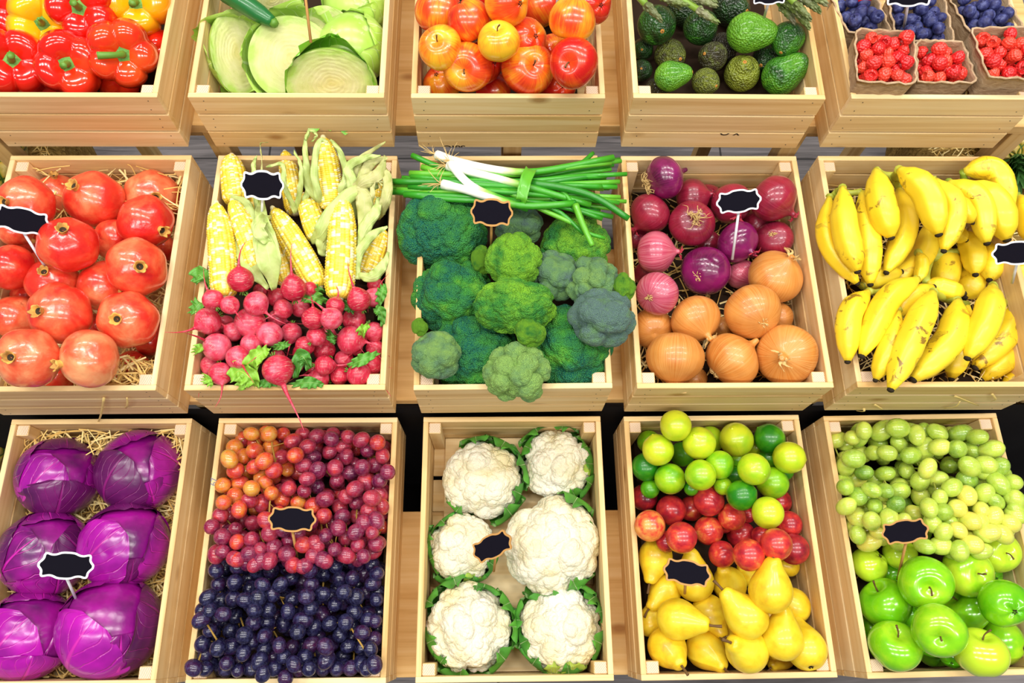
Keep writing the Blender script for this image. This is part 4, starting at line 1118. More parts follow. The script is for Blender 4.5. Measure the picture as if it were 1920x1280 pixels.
# ---------------------------------------------------------------- middle row: pomegranates
k = CR[1][0]; z = .40609
def PX(x, y): return x * z, 270 + y * z
PO = [((610, 1045), 92, (560, 1048), .55, 'pomegranate low in the straw at the front right corner'), ((700, 900), 80, None, .5, 'pomegranate low at the right board near the front'),
 ((150, 450), 90, None, .5, 'pomegranate hidden behind the sign stick'), ((60, 395), 80, None, .55, 'pomegranate low at the left under the sign'), ((440, 850), 70, None, .45, 'dark pomegranate deep between the centre ones'),
 ((270, 1090), 70, None, .5, 'pomegranate low at the front board between two large ones'), ((745, 480), 70, None, .45, 'dark pomegranate low behind the right ones'), ((100, 700), 75, None, .5, 'pomegranate deep at left between larger ones'), ((185, 560), 70, None, .45, 'small pomegranate deep below the sign stick'),
 ((270, 205), 96, (265, 127), .62, 'orange-red pomegranate at the back left, crown up'), ((125, 275), 128, (40, 268), .52, 'mottled pink pomegranate above the sign'), ((705, 222), 127, (720, 224), .66, 'orange pomegranate in the back right corner'),
 ((435, 255), 136, (362, 198), .50, 'large red pomegranate at the back middle'), ((525, 440), 96, None, .48, 'pomegranate without visible crown, centre right'), ((50, 800), 108, None, .58, 'dull pink pomegranate cut by the left edge'),
 ((45, 570), 113, None, .40, 'glossy red pomegranate below the sign at left edge'), ((245, 640), 118, (212, 592), .55, 'pomegranate touched by the foot of the sign stick'), ((478, 655), 118, (553, 683), .58, 'scratched pomegranate with crown at lower right'),
 ((680, 360), 128, (745, 397), .40, 'deep red pomegranate with dark crown at the right'), ((315, 465), 134, (298, 398), .45, 'bright red pomegranate right of the sign'), ((655, 568), 138, (668, 566), .55, 'large pomegranate at right, crown facing viewer'),
 ((605, 810), 137, (560, 808), .55, 'pomegranate at right with star-shaped open crown'), ((278, 780), 144, (195, 772), .55, 'largest orange-red pomegranate left of the centre front'), ((130, 988), 144, (64, 985), .66, 'pale orange pomegranate in the front left corner'), ((415, 990), 138, (292, 1015), .68, 'pale pink-orange pomegranate at the front middle')]
for i, (c_, r, ft, bias, look) in enumerate(PO):
    u, v = PX(*c_); f = PX(*ft) if ft else None
    o, p, s = place(k, 'pomegranate', [('rind', POMS[i % 4]), ('crown', CROWNS[i % 4])], u, v, r * z * .97, f, color=(bias,) * 3, scale=(1, 1, 1), kf=1.02)
    tag(o, look, 'pomegranate', 'pomegranates')
straw_bed(k, 1200, .020, .045, 'pale straw lining the pomegranate crate', 1); straw_bed(k, 160, .07, .12, 'loose straw sticking up behind the pomegranates', 21, yr=(.12, CL / 2 - .012))
straw_bed(k, 120, .07, .115, 'tuft of straw in the front right corner by a pomegranate', 22, yr=(-CL / 2 + .012, -.15), xr=(.06, CW / 2 - .012))
sign(k, 41, 413, 92, -12, 90, 508, M_WHITE, 'white-framed chalkboard sign among the pomegranates', h=.10, hb=.03)

# ---------------------------------------------------------------- middle row: corn and radishes
k = CR[1][1]; z2 = .4297
def PC(x, y): return 340 + x * z2, 240 + y * z2
t = T('corn_kernels', rough=.28, Coat_Weight=.3, Coat_Roughness=.1)
uv = t.sep(t.tc('UV')); ku = t.math('FLOOR', t.math('MULTIPLY', uv[0], 15.999)); kv = t.math('FLOOR', t.math('ADD', t.math('MULTIPLY', uv[1], 36.0), .001))
wn = t.n('TexWhiteNoise', noise_dimensions='3D'); t.put(wn.inputs['Vector'], t.comb(ku, kv, t.math('MULTIPLY', t.rnd(), 99.0)))
cl = t.noise(t.shift(t.tc(), 9), 3.0, 2); f = t.math('ADD', t.math('MULTIPLY', wn.outputs[0], .80), t.math('MULTIPLY', cl, .28))
t.col(t.ramp(f, [(.3, (.90, .64, .04)), (.72, (.92, .74, .12)), (.76, (.93, .82, .36)), (.95, (.94, .88, .58))])); M_KERN = t.mat
t_ = M_KERN.node_tree.nodes['Principled BSDF']; t_.inputs['Subsurface Weight'].default_value = .15; t_.inputs['Subsurface Scale'].default_value = .003
M_SILK = plain('corn_tip', (.80, .72, .42), .6)
def cob_mesh(seed, L=7.0):
    """radius 1 at the thick part, from z=-L/2 (base) to L/2 (tip); 16 rows of 36 kernels"""
    nu, nv = 16 * 5, 36 * 4
    U, V_ = np.meshgrid(np.arange(nu + 1) / nu, np.arange(nv + 1) / nv); U, V_ = U.ravel(), V_.ravel()
    prof = np.interp(V_, [0, .03, .12, .35, .7, .86, .95, 1.0], [.45, .78, .97, 1.0, .92, .72, .48, .18])
    ku = (U * 16) % 1; kv = (V_ * 36) % 1
    kern = (1 - np.abs(2 * ku - 1) ** 3.0) ** .6 * (1 - np.abs(2 * kv - 1) ** 3.0) ** .6
    r = prof * (.885 + .125 * kern); a = U * 2 * PI + .05 * np.sin(V_ * 5 + seed)
    P = np.stack([r * np.cos(a) + .10 * np.sin(V_ * PI + seed), r * np.sin(a), (V_ - .5) * L], 1)
    F = [(a_, a_ + 1, a_ + nu + 2, a_ + nu + 1) for j in range(nv) for a_ in range(j * (nu + 1), j * (nu + 1) + nu)]
    return MB().add(P, F, list(zip(U.tolist(), V_.tolist()))).mesh('kernels', M_KERN)
COBS = [cob_mesh(i, L) for i, L in ((0, 7.0), (1, 6.0))]
TIPM = MB(); ico3 = ico(3); TIPM.add(ico3[0] * .20, ico3[1]); TIPM = TIPM.mesh('cob_tip', M_SILK)
BASEM = tube([(0, 0, -.12), (0, 0, 0), (0, 0, .16)], [.30, .34, .42], 12).mesh('cob_base', M_SILK)
M_HUSK = leaf_mat('corn_husk', (.50, .60, .20), (.40, .52, .13), (.62, .70, .30), .5, .1, .4, .3, 3)
M_HUSKD = leaf_mat('dry_corn_husk', (.52, .50, .20), (.36, .40, .10), (.60, .56, .30), .6, 0, .4, .3, 3)
def cob(tip, base, w_, look, hz=.0, hd=.0, mi=0):
    """tip/base pixels, full width px"""
    ut, vt = PC(*tip); ub, vb = PC(*base); r = w_ * z2 / 2
    sph = []
    for f in (.06, .28, .5, .72, .94): sph.append((ub + (ut - ub) * f, vb + (vt - vb) * f, r * (1 if f < .8 else .7), hz * f))
    zb, sh = drop(k, sph, tol=.90, rim_ok=True, wall=.03)
    A, B = at(ub, vb, zb) + sh, at(ut, vt, zb + hz) + sh
    c_ = (A + B) / 2; rad = r * depth(c_) / F_PX; L = (B - A).length / rad; ml = (7.0, 6.0)[mi]
    o = empty('corn_cob', c_, quat((B - A), R_.random() * 6.28), (rad, rad, rad * L / ml), look, 'corn', 'corn cobs')
    ob('kernels', COBS[mi], o); ob('cob_tip', TIPM, o, loc=(0, 0, ml / 2), s=(1, 1, 1.3)); ob('cob_base', BASEM, o, loc=(0, 0, -ml / 2))
    return o, A, B, rad
def husk(o, pts, wid, look=None, dry=False, cup=-.3, ruff=.003, seed=0, nrm=None):
    """pts (zoom px x,y,height above rim) of a husk leaf belonging to cob o"""
    P = [at(*PC(x, y), k.rim + h) for x, y, h in pts]; base = Vector(o.location); sc = o.scale; inv = Matrix.LocRotScale(o.location, o.rotation_quaternion, o.scale).inverted()
    w_ = [x * z2 * 1.05 / F_PX for x in wid]; nrm = nrm or -ray(700, 400)
    mb = ribbon(P, w_, nrm, cup, ruff, 9, 0, None, seed, len(P) * 7); mb.V = [np.array([list(inv @ Vector(v)) for v in a]) for a in mb.V]
    h = ob('husk', mb.mesh('husk', M_HUSKD if dry else M_HUSK), o); sl = h.modifiers.new('t', 'SOLIDIFY'); sl.thickness = .03; return h
CB = {}
CB['l'] = cob((308, 280), (322, 395), 75, 'corn cob showing only behind the white sign stick', 0, mi=1)
CB['k'] = cob((862, 180), (832, 370), 66, 'corn cob deep in tangled husks at the back right', 0, mi=1)
CB['c'] = cob((452, 102), (500, 375), 92, 'slim corn cob right of the sign, at the back', .01)
CB['a'] = cob((220, 118), (236, 330), 116, 'corn cob in the back left corner beside the sign', .015, mi=1)
CB['h'] = cob((535, 290), (612, 485), 108, 'pale-tipped corn cob in the centre behind the crossing cobs', .0, mi=1)
CB['g'] = cob((410, 420), (462, 680), 100, 'corn cob half covered under the crossing one', .0)
CB['e'] = cob((222, 318), (345, 620), 108, 'white-speckled corn cob beside the folded husk', .0)
CB['j'] = cob((880, 440), (795, 655), 116, 'corn cob wrapped in husk at the right board', .01, mi=1)
CB['d'] = cob((618, 40), (662, 355), 122, 'tallest corn cob standing above the back board', .045)
CB['b'] = cob((152, 328), (190, 740), 122, 'long corn cob against the left board', .01)
CB['f'] = cob((400, 352), (602, 700), 118, 'corn cob lying diagonally across the centre', .01)
CB['i'] = cob((706, 300), (686, 745), 134, 'thick corn cob right of the diagonal one', .02)
husk(CB['e'][0], [(345, 300, .00), (352, 400, .05), (365, 480, .062), (385, 580, .055), (405, 705, .02)], [20, 32, 58, 62, 10], seed=1, cup=.35)
husk(CB['e'][0], [(390, 390, .04), (352, 400, .07), (335, 440, .075), (360, 480, .07), (388, 500, .06)], [8, 30, 34, 28, 8], seed=2, cup=.2)
husk(CB['e'][0], [(235, 450, .02), (262, 540, .03), (310, 620, .035), (380, 700, .02)], [10, 30, 38, 8], seed=3, cup=.25)
husk(CB['e'][0], [(200, 300, .01), (280, 330, .03), (320, 430, .03), (330, 520, .02)], [14, 26, 18, 6], seed=4)
for n_, (pts, wd, dr) in enumerate([([(640, 350, .0), (560, 260, .03), (545, 160, .06), (540, 60, .075), (560, 25, .08)], [20, 26, 18, 10, 4], 0), ([(640, 340, 0), (600, 300, .04), (580, 180, .07), (600, 60, .09), (640, 60, .09)], [16, 22, 20, 14, 6], 0),
   ([(670, 350, 0), (705, 260, .04), (720, 200, .05), (690, 100, .08), (650, 50, .09)], [20, 26, 20, 14, 5], 0), ([(690, 330, .0), (760, 230, .04), (780, 140, .06), (890, 60, .09)], [16, 24, 20, 3], 1),
   ([(540, 50, .08), (560, 10, .085), (590, 30, .08), (570, 60, .07)], [7, 8, 7, 3], 0)]): husk(CB['d'][0], pts, wd, dry=bool(dr), seed=n_ + 10)
for n_, (pts, wd, dr) in enumerate([([(560, 490, .0), (600, 470, .03), (640, 390, .05), (740, 290, .05), (860, 250, .04)], [24, 42, 38, 40, 14], 0), ([(620, 560, .0), (615, 500, .02), (640, 420, .04), (700, 330, .05)], [20, 36, 30, 10], 0),
   ([(700, 300, .03), (770, 270, .05), (800, 330, .05), (790, 480, .03)], [10, 40, 46, 20], 1), ([(720, 300, .02), (790, 240, .06), (860, 200, .06), (890, 120, .07)], [14, 38, 34, 6], 1)]): husk(CB['i'][0], pts, wd, dry=bool(dr), seed=n_ + 20)
for n_, (pts, wd, dr) in enumerate([([(770, 660, .02), (770, 560, .03), (830, 470, .045), (900, 430, .05)], [12, 26, 24, 6], 0), ([(760, 640, .02), (830, 650, .03), (880, 600, .04), (905, 540, .04)], [14, 30, 26, 6], 0),
   ([(780, 560, .02), (800, 440, .04), (850, 360, .045), (860, 300, .04)], [14, 34, 28, 6], 0)]): husk(CB['j'][0], pts, wd, dry=bool(dr), seed=n_ + 30)
for n_, (pts, wd, dr) in enumerate([([(830, 380, .0), (790, 260, .05), (820, 160, .06), (900, 130, .07)], [20, 34, 30, 6], 1), ([(850, 400, .0), (890, 320, .05), (900, 220, .055), (870, 150, .06)], [20, 30, 26, 6], 1), ([(760, 400, .0), (745, 240, .05), (730, 170, .06), (800, 130, .075), (870, 120, .08)], [16, 30, 26, 18, 4], 0),
   ([(790, 380, .02), (830, 300, .05), (840, 230, .055), (890, 240, .05)], [10, 16, 12, 4], 1), ([(880, 380, .01), (905, 300, .04), (895, 260, .05), (860, 240, .05)], [10, 10, 8, 3], 1)]): husk(CB['k'][0], pts, wd, dry=bool(dr), seed=n_ + 40)
for n_, (pts, wd, dr) in enumerate([([(500, 370, .0), (450, 250, .04), (440, 160, .05), (370, 170, .05)], [14, 14, 12, 4], 0), ([(500, 360, .0), (520, 250, .04), (520, 160, .06), (490, 100, .06)], [14, 14, 10, 4], 0), ([(530, 330, .01), (560, 250, .03), (530, 200, .04)], [14, 20, 4], 0)]): husk(CB['c'][0], pts, wd, dry=bool(dr), seed=n_ + 50)
husk(CB['l'][0], [(330, 400, .0), (320, 240, .03), (315, 160, .04), (330, 120, .05)], [10, 16, 12, 3], seed=61); husk(CB['l'][0], [(345, 400, .0), (350, 250, .04), (350, 130, .05), (345, 70, .06), (378, 62, .065)], [6, 5, 3, 2, 1], seed=62, dry=True)
sign(k, 492, 347, 78, -1, 491, 402, M_WHITE, 'white-framed chalkboard sign among the corn cobs', h=.07, hb=.03, squash=1.25)

RD = [ # x y r tail(dx,dy) length?, look
 ((345, 712), 32, None), ((195, 855), 38, (-50, 20)), ((575, 1050), 28, None), ((500, 1035), 32, None), ((860, 960), 38, (30, 60)), ((415, 832), 38, None), ((520, 980), 34, None), ((760, 960), 32, None), ((300, 960), 40, None), ((130, 880), 34, None), ((640, 900), 36, None), ((560, 700), 30, None), ((420, 1000), 34, None),
 ((845, 685), 34, None), ((672, 775), 40, None), ((540, 950), 42, (-30, 50)), ((838, 738), 42, (60, -120)), ((840, 888), 42, None), ((710, 1008), 40, (30, -20)), ((100, 1035), 44, (-40, 70)), ((625, 970), 46, None), ((835, 1035), 44, (-20, -30)), ((137, 748), 45, None), ((212, 772), 40, (30, 40)), ((415, 738), 40, None), ((228, 888), 42, (-60, -40)),
 ((600, 1095), 45, (-70, -20)), ((690, 1080), 40, (60, 10)), ((300, 850), 66, None), ((520, 783), 42, (40, 20)), ((305, 945), 46, (90, -20)), ((590, 908), 42, None), ((575, 830), 48, (0, -90)), ((755, 835), 50, (30, 50)), ((258, 660), 55, (-10, -110)), ((490, 700), 54, (-10, -90)), ((327, 765), 52, (60, 60)), ((385, 900), 54, (-20, 60)),
 ((443, 790), 42, (-50, 30)), ((480, 893), 44, (-10, 70)), ((655, 830), 48, (-50, -60)), ((775, 750), 50, (-60, -150)), ((115, 843), 56, (-110, 60)), ((155, 955), 60, (-70, -40)), ((740, 925), 60, (160, 20)), ((625, 1035), 44, None), ((172, 1072), 50, (10, 70)), ((250, 1002), 52, (20, 40)), ((775, 1082), 52, (110, 40)), ((422, 1055), 66, (60, 170))]
RLK = {49: 'largest deep red radish, long tail hanging over the front board', 44: 'pink radish with a long tail pointing right', 42: 'pink radish with a tail hanging over the left board', 34: 'round radish standing before the leftmost corn, root up', 35: 'plump radish under the half covered corn cob, root up', 28: 'big bright red round radish', 36: 'pink radish wrapped by thin root hairs'}
items = []
SZ = lambda r: 'small' if r < 38 else 'large' if r > 54 else 'medium'
for i, (c_, r, tl) in enumerate(RD):
    u, v = PC(*c_); rp = r * z2 * 1.04
    ft = (u + tl[0] * z2, v + tl[1] * z2) if tl else None
    bm_, rt, stub = RADS[i % 6]
    p, s = settle(k, u, v, rp, tol=.88, rim_ok=(i in (49, 42, 43, 46)), wall=.02, zlo=(k.rim + (-.014 if i != 49 else -.008)) if i in (49, 42, 43, 46) else None)
    if ft:
        L = math.hypot(*tl) / r
        d = aim(u, v, rp, ft[0], ft[1], k=max(L, 1.6)); d = -d
    else: d = Vector((R_.uniform(-1, 1), R_.uniform(-1, 1), R_.uniform(-.2, .6))).normalized()
    o = empty('radish', p, quat(d, R_.random() * 6.28), s)
    ob('bulb', bm_, o); ob('leaf_stub', stub, o)
    if i == 49: rt = stem_mesh([(0, 0, -1.0), (.05, 0, -1.6), (.35, 0, -2.4), (.7, 0, -3.4), (.75, 0, -4.3)], [.20, .12, .07, .035, .012], M_RAD, 'taproot'); o.rotation_quaternion = quat(d, xdir=Vector((.2, 0, -1)))
    ob('taproot', rt, o)
    look = RLK.get(i, ('pale pink', 'red', 'crimson', 'rosy', 'dusty red')[i % 5] + ' radish' if False else SZ(r) + ' pink-red radish')
    items.append((o, u, v, look))
row_labels(items, 22, 'radish pile', 'radish', 'radishes in the corn crate')
for i_, t_l in RLK.items(): tag(items[i_][0], t_l + ', in the radish pile')
M_RLEAF = leaf_mat('radish_leaf', (.10, .34, .03), (.05, .22, .02), (.35, .55, .15), .5, .1, .6, .5, 14); M_YLEAF = leaf_mat('yellowing_leaf', (.30, .55, .04), (.14, .42, .03), (.60, .70, .10), .5, .1, .6, .5, 14)
def loose_leaf(pts, wid, look, cat, matl, conv, rim, ruff=.006, seed=0, cup=.3, grp=None, name='loose_leaf'):
    P = [at(*conv(x, y), rim + h) for x, y, h in pts]; b = P[0]
    mb = ribbon([p - b for p in P], [x * z2 / F_PX * 1.4 for x in wid], -FW, cup, ruff, 9, 0, None, seed, len(P) * 8)
    o = ob(name, mb.mesh('leaf', matl)); o.location = b; sl = o.modifiers.new('t', 'SOLIDIFY'); sl.thickness = .0006; tag(o, look, cat, grp); return o
LL = [([(330, 1130, .0), (300, 1090, .02), (250, 1060, .02), (215, 1100, .01)], [8, 36, 40, 8], 'yellow-green radish leaf curling in front of the largest radish', 1),
 ([(320, 1080, .0), (310, 1020, .03), (350, 980, .035), (380, 960, .03)], [10, 30, 26, 8], 'yellow-green radish leaf standing left of the largest radish', 1),
 ([(250, 1130, .0), (270, 1110, .015), (320, 1110, .015)], [6, 28, 6], 'bright radish leaf tip at the front board', 1),
 ([(120, 690, .0), (100, 660, .03), (75, 640, .03), (62, 670, .02)], [8, 34, 34, 10], 'dark green radish leaf over the left board near the corn', 0),
 ([(110, 740, .0), (75, 770, .02), (40, 810, .01)], [8, 28, 6], 'dark green radish leaf hanging over the left board', 0),
 ([(640, 760, .0), (590, 740, .02), (545, 730, .02), (520, 740, .01)], [6, 24, 30, 6], 'green radish leaf under the diagonal corn cob', 0),
 ([(620, 720, .0), (590, 710, .02), (560, 750, .01)], [6, 22, 6], 'small green leaf below the centre corn cobs', 0),
 ([(560, 1050, .0), (540, 1010, .02), (520, 1000, .02), (500, 1090, .0)], [6, 26, 28, 6], 'jagged green radish leaf right of the largest radish', 0),
 ([(620, 1120, .0), (560, 1110, .01), (480, 1120, .0)], [6, 24, 6], 'dark radish leaf along the front board', 0),
 ([(440, 1110, .0), (380, 1110, .01), (330, 1120, .0)], [6, 20, 6], 'dark radish leaf before the largest radish', 0),
 ([(860, 780, .0), (875, 720, .02), (885, 680, .02)], [6, 22, 6], 'green radish leaf standing at the right board', 0),
 ([(880, 860, .0), (870, 800, .02), (840, 800, .02)], [6, 22, 8], 'dark radish leaf at the right board by the tail', 0),
 ([(790, 920, .0), (790, 880, .03), (820, 860, .03)], [6, 18, 8], 'green radish leaf between right-hand radishes', 1),
 ([(730, 1040, .0), (790, 1010, .02), (860, 980, .01)], [6, 24, 6], 'green radish leaf at lower right', 0),
 ([(640, 880, .0), (650, 910, .02), (670, 940, .02)], [6, 16, 6], 'radish leaf in the middle of the pile', 0),
 ([(700, 760, .0), (730, 780, .02), (760, 800, .01)], [6, 20, 8], 'radish leaf below the thick corn cob', 0),
 ([(400, 960, .0), (440, 950, .015), (470, 940, .01)], [6, 16, 6], 'dark radish leaf in the centre left', 0),
 ([(60, 980, .0), (80, 960, .02), (110, 960, .02)], [6, 18, 6], 'withered radish leaf at the left board', 1),
 ([(100, 1080, .0), (115, 1100, .015), (135, 1125, .01)], [6, 18, 6], 'yellow radish leaf in the front left corner', 1)]
for i, (pts, wd, lk, y) in enumerate(LL): loose_leaf([(a, b, h + (.02 if i not in (3, 4) else .004)) for a, b, h in pts], wd, lk, 'leaf', M_YLEAF if y else M_RLEAF, PC, k.rim - .02, seed=i, grp='radish leaves')
# ---------------------------------------------------------------- middle row: broccoli and spring onions
k = CR[1][2]; z3 = .4062
def PB_(x, y): return 730 + x * z3, 270 + y * z3
BM = {'dense': [broc_mesh(i, 22, .16, M_BR, 7, .06) for i in (1, 2)], 'grey': [broc_mesh(3, 18, .16, M_BRG, 7, .05)], 'knob': [broc_mesh(4, 22, .30, M_BRG, 7, .06), broc_mesh(5, 14, .30, M_BRG, 7, .05)], 'small': [broc_mesh(6, 9, .22, M_BR, 6, .06)]}
BSTALK = tube(smooth_path([(0, 0, -.2), (0, 0, -.8), (.05, 0, -1.25)], 6), [.42, .40, .34, .30, .30, .30], 12).mesh('stalk', M_BST)
BL = [ # centre, rx, up px, kind, bias, scale xy, look
 ((860, 480), 150, (880, 440), 'dense', .62, (1.0, 1.0), 'mid green broccoli behind at right under the spring onions'), ((300, 700), 178, (270, 640), 'dense', .42, (1, .95), 'dark broccoli head in the middle of the left side'),
 ((395, 965), 188, (400, 900), 'dense', .40, (1, .95), 'dark blue-green broccoli low at front left, behind the small pale head'), ((835, 930), 185, (850, 850), 'dense', .36, (1, 1.05), 'largest dark blue-green broccoli at the front right'),
 ((245, 405), 185, (240, 380), 'dense', .38, (1.05, .95), 'big dark blue-green broccoli in the back left corner'), ((600, 375), 108, (600, 360), 'grey', .45, (1, .85), 'greyish broccoli behind the wood-framed sign'),
 ((430, 535), 56, (420, 520), 'small', .72, (.9, 1.1), 'small bright green broccoli lobe beside the sign stick'), ((765, 605), 98, (770, 580), 'knob', .45, (1, 1.05), 'grey-green knobbly broccoli in the centre right'),
 ((935, 640), 105, (940, 600), 'knob', .5, (1, 1), 'grey-blue broccoli at the right board'), ((1085, 660), 52, (1100, 640), 'small', .72, (.9, 1.2), 'bright green floret hanging over the right board'),
 ((575, 540), 122, (575, 510), 'dense', .70, (1, 1.0), 'bright green round broccoli in the upper centre'), ((650, 868), 68, (660, 860), 'small', .68, (1, 1), 'small green lobe below the wide centre broccoli'), ((580, 752), 170, (590, 700), 'dense', .62, (1.06, .72), 'wide green broccoli in the centre'),
 ((985, 800), 125, (985, 780), 'knob', .30, (1.05, .95), 'purple-grey knobbly broccoli leaning over the right board'), ((140, 845), 40, (135, 830), 'small', .85, (.9, 1.0), 'tiny bright floret on a stalk over the left board'),
 ((218, 978), 112, (210, 960), 'grey', .55, (1, .95), 'small pale green broccoli in the front left corner'), ((588, 1058), 128, (588, 1040), 'knob', .70, (1, .92), 'light green knobbly broccoli hanging over the front board')]
BZ = [-.02, -.02, -.035, -.03, -.005, -.005, .01, .02, .03, .055, .045, .05, .035, .05, .03, .02, .03]
for i, (c_, r, up, kd, bias, sc, look) in enumerate(BL):
    u, v = PB_(*c_); rp = r * z3
    p = at(u, v, k.rim + BZ[i]); s = rp * depth(p) / F_PX; me = BM[kd][i % len(BM[kd])]; s *= 1.08
    o = empty('broccoli', p, quat(aim(u, v, rp, *PB_(*up)), R_.random() * 6), (s * sc[0], s * sc[1], s), look, 'broccoli', 'broccoli heads')
    if sc != (1, 1): o.rotation_quaternion = quat(aim(u, v, rp, *PB_(*up)), xdir=RT)
    ob('floret_crown', me, o, (bias,) * 3); ob('stalk', BSTALK, o)
t = T('spring_onion_leaf', rough=.38, Coat_Weight=.15)
uv = t.sep(t.tc('UV')); bias = t.sep(t.ocol())[0]
base = t.ramp(t.rnd(), [(0, (.02, .22, .012)), (.5, (.04, .33, .015)), (1, (.16, .48, .03))])
wh = t.ramp(t.math('SUBTRACT', uv[1], t.math('MULTIPLY', bias, .5)), [(-.0, (.90, .90, .80)), (.02, (.75, .85, .50)), (.10, (.30, .60, .08)), (.2, (.05, .34, .015))])
t.col(t.mix(t.ramp(bias, [(.3, 0), (.5, 1)]), base, wh)); M_SCAL = t.mat
c0 = at(*PB_(600, 180), k.rim + .035)
so = empty('spring_onion_bunch', c0, None, 1, 'bunch of green spring onions tied with a leaf, lying across the back board', 'spring onions')
def scall(pts, r, hs, white=0):
    P = [at(*PB_(x, y), k.rim + h) - c0 for (x, y), h in zip(pts, hs)]; n = 16
    Pp = smooth_path(P, n); rad = [r * (1.15 if white and i < 2 else 1) * (1 - .25 * i / n) for i in range(n)]
    ob('stalk', tube(Pp, rad, 9).mesh('stalk', M_SCAL), so, (1.0 if white else 0.0,) * 3)
rs = random.Random(5)
for i in range(30):
    f = rs.random(); g = (f + rs.uniform(-.2, .2)); yl = 135 + 105 * f; xl = rs.uniform(5, 190) if f > .35 else rs.uniform(60, 200)
    ym = 135 + 130 * min(1, max(0, g)); yr = 70 + 275 * min(1, max(0, g * .9 + rs.uniform(-.1, .1))); xr = rs.uniform(960, 1095)
    h = .022 + .030 * rs.random()
    scall([(xl, yl), (330, (yl + ym) / 2 + rs.uniform(-8, 8)), (625, ym), (840, (ym + yr) / 2 - 5), (xr, yr)], rs.uniform(.0042, .0058), [h * .6 + .006, h + .006, h + .008, h + .006, h * .7 + .006])
for pts, hs, r in ([[(105, 52), (230, 105), (420, 160), (625, 200), (900, 330)], [.04, .045, .055, .05, .04], .0050], [[(150, 105), (330, 160), (520, 210), (700, 300), (880, 380)], [.04, .05, .055, .055, .05], .0050],
    [[(70, 165), (300, 210), (560, 265), (760, 300), (900, 415)], [.03, .045, .06, .055, .05], .0046], [[(640, 170), (780, 200), (870, 320), (900, 400), (995, 435)], [.06, .06, .06, .06, .05], .0042], [[(860, 280), (880, 340), (910, 410), (938, 470)], [.066, .066, .064, .06], .0058],
    [[(650, 130), (760, 120), (880, 90), (940, 42)], [.05, .055, .05, .04], .0050], [[(650, 180), (820, 205), (960, 250), (1105, 345)], [.062, .068, .066, .055], .0068], [[(600, 280), (720, 285), (800, 275), (860, 270)], [.06, .062, .062, .06], .0058]): scall(pts, r, hs)
for pts, hs in ([[(218, 50), (330, 85), (520, 122), (700, 125), (1035, 62)], [.05, .058, .060, .058, .045]], [[(270, 100), (350, 122), (520, 165), (700, 215), (930, 280)], [.054, .060, .064, .062, .05]], [[(285, 90), (330, 150), (400, 205), (520, 255), (640, 300)], [.06, .066, .066, .062, .05]], [[(245, 185), (350, 210), (470, 250), (620, 285), (850, 275)], [.058, .064, .066, .066, .062]]):
    scall(pts, .0072, hs, 1)
    A = at(*PB_(*pts[0]), k.rim + hs[0]) - c0; mb = MB(); dr = (at(*PB_(*pts[0]), k.rim) - at(*PB_(*pts[1]), k.rim)).normalized()
    for j in range(14):
        e = Vector((rs.gauss(0, 1), rs.gauss(0, 1), rs.gauss(0, .6))) * .007; tube(smooth_path([A, A + dr * .008 + e * .4, A + dr * .016 + e * 1.3, A + dr * .02 + e * 2], 6), [.0007, .0006, .0005, .0005, .0004, .0003], 4, 0, mb)
    ob('roots', mb.mesh('roots', M_STRAW_), so)
P = [at(*PB_(x, y), k.rim + h) - c0 for x, y, h in ((655, 118, .03), (652, 120, .070), (632, 160, .082), (618, 215, .082), (608, 262, .072), (600, 272, .03))]
tm = ribbon(P, [.008, .009, .009, .009, .008, .006], -FW, .3, .001, 7, 0, None, 1, 30).mesh('tie', M_SCAL); tie = ob('tie', tm, so, (0, 0, 0)); tie.modifiers.new('t', 'SOLIDIFY').thickness = .001
sign(k, 922, 398, 80, -3, 921, 460, M_SWOOD, 'wood-framed chalkboard sign among the broccoli', h=.10, hb=.04, squash=1.15)

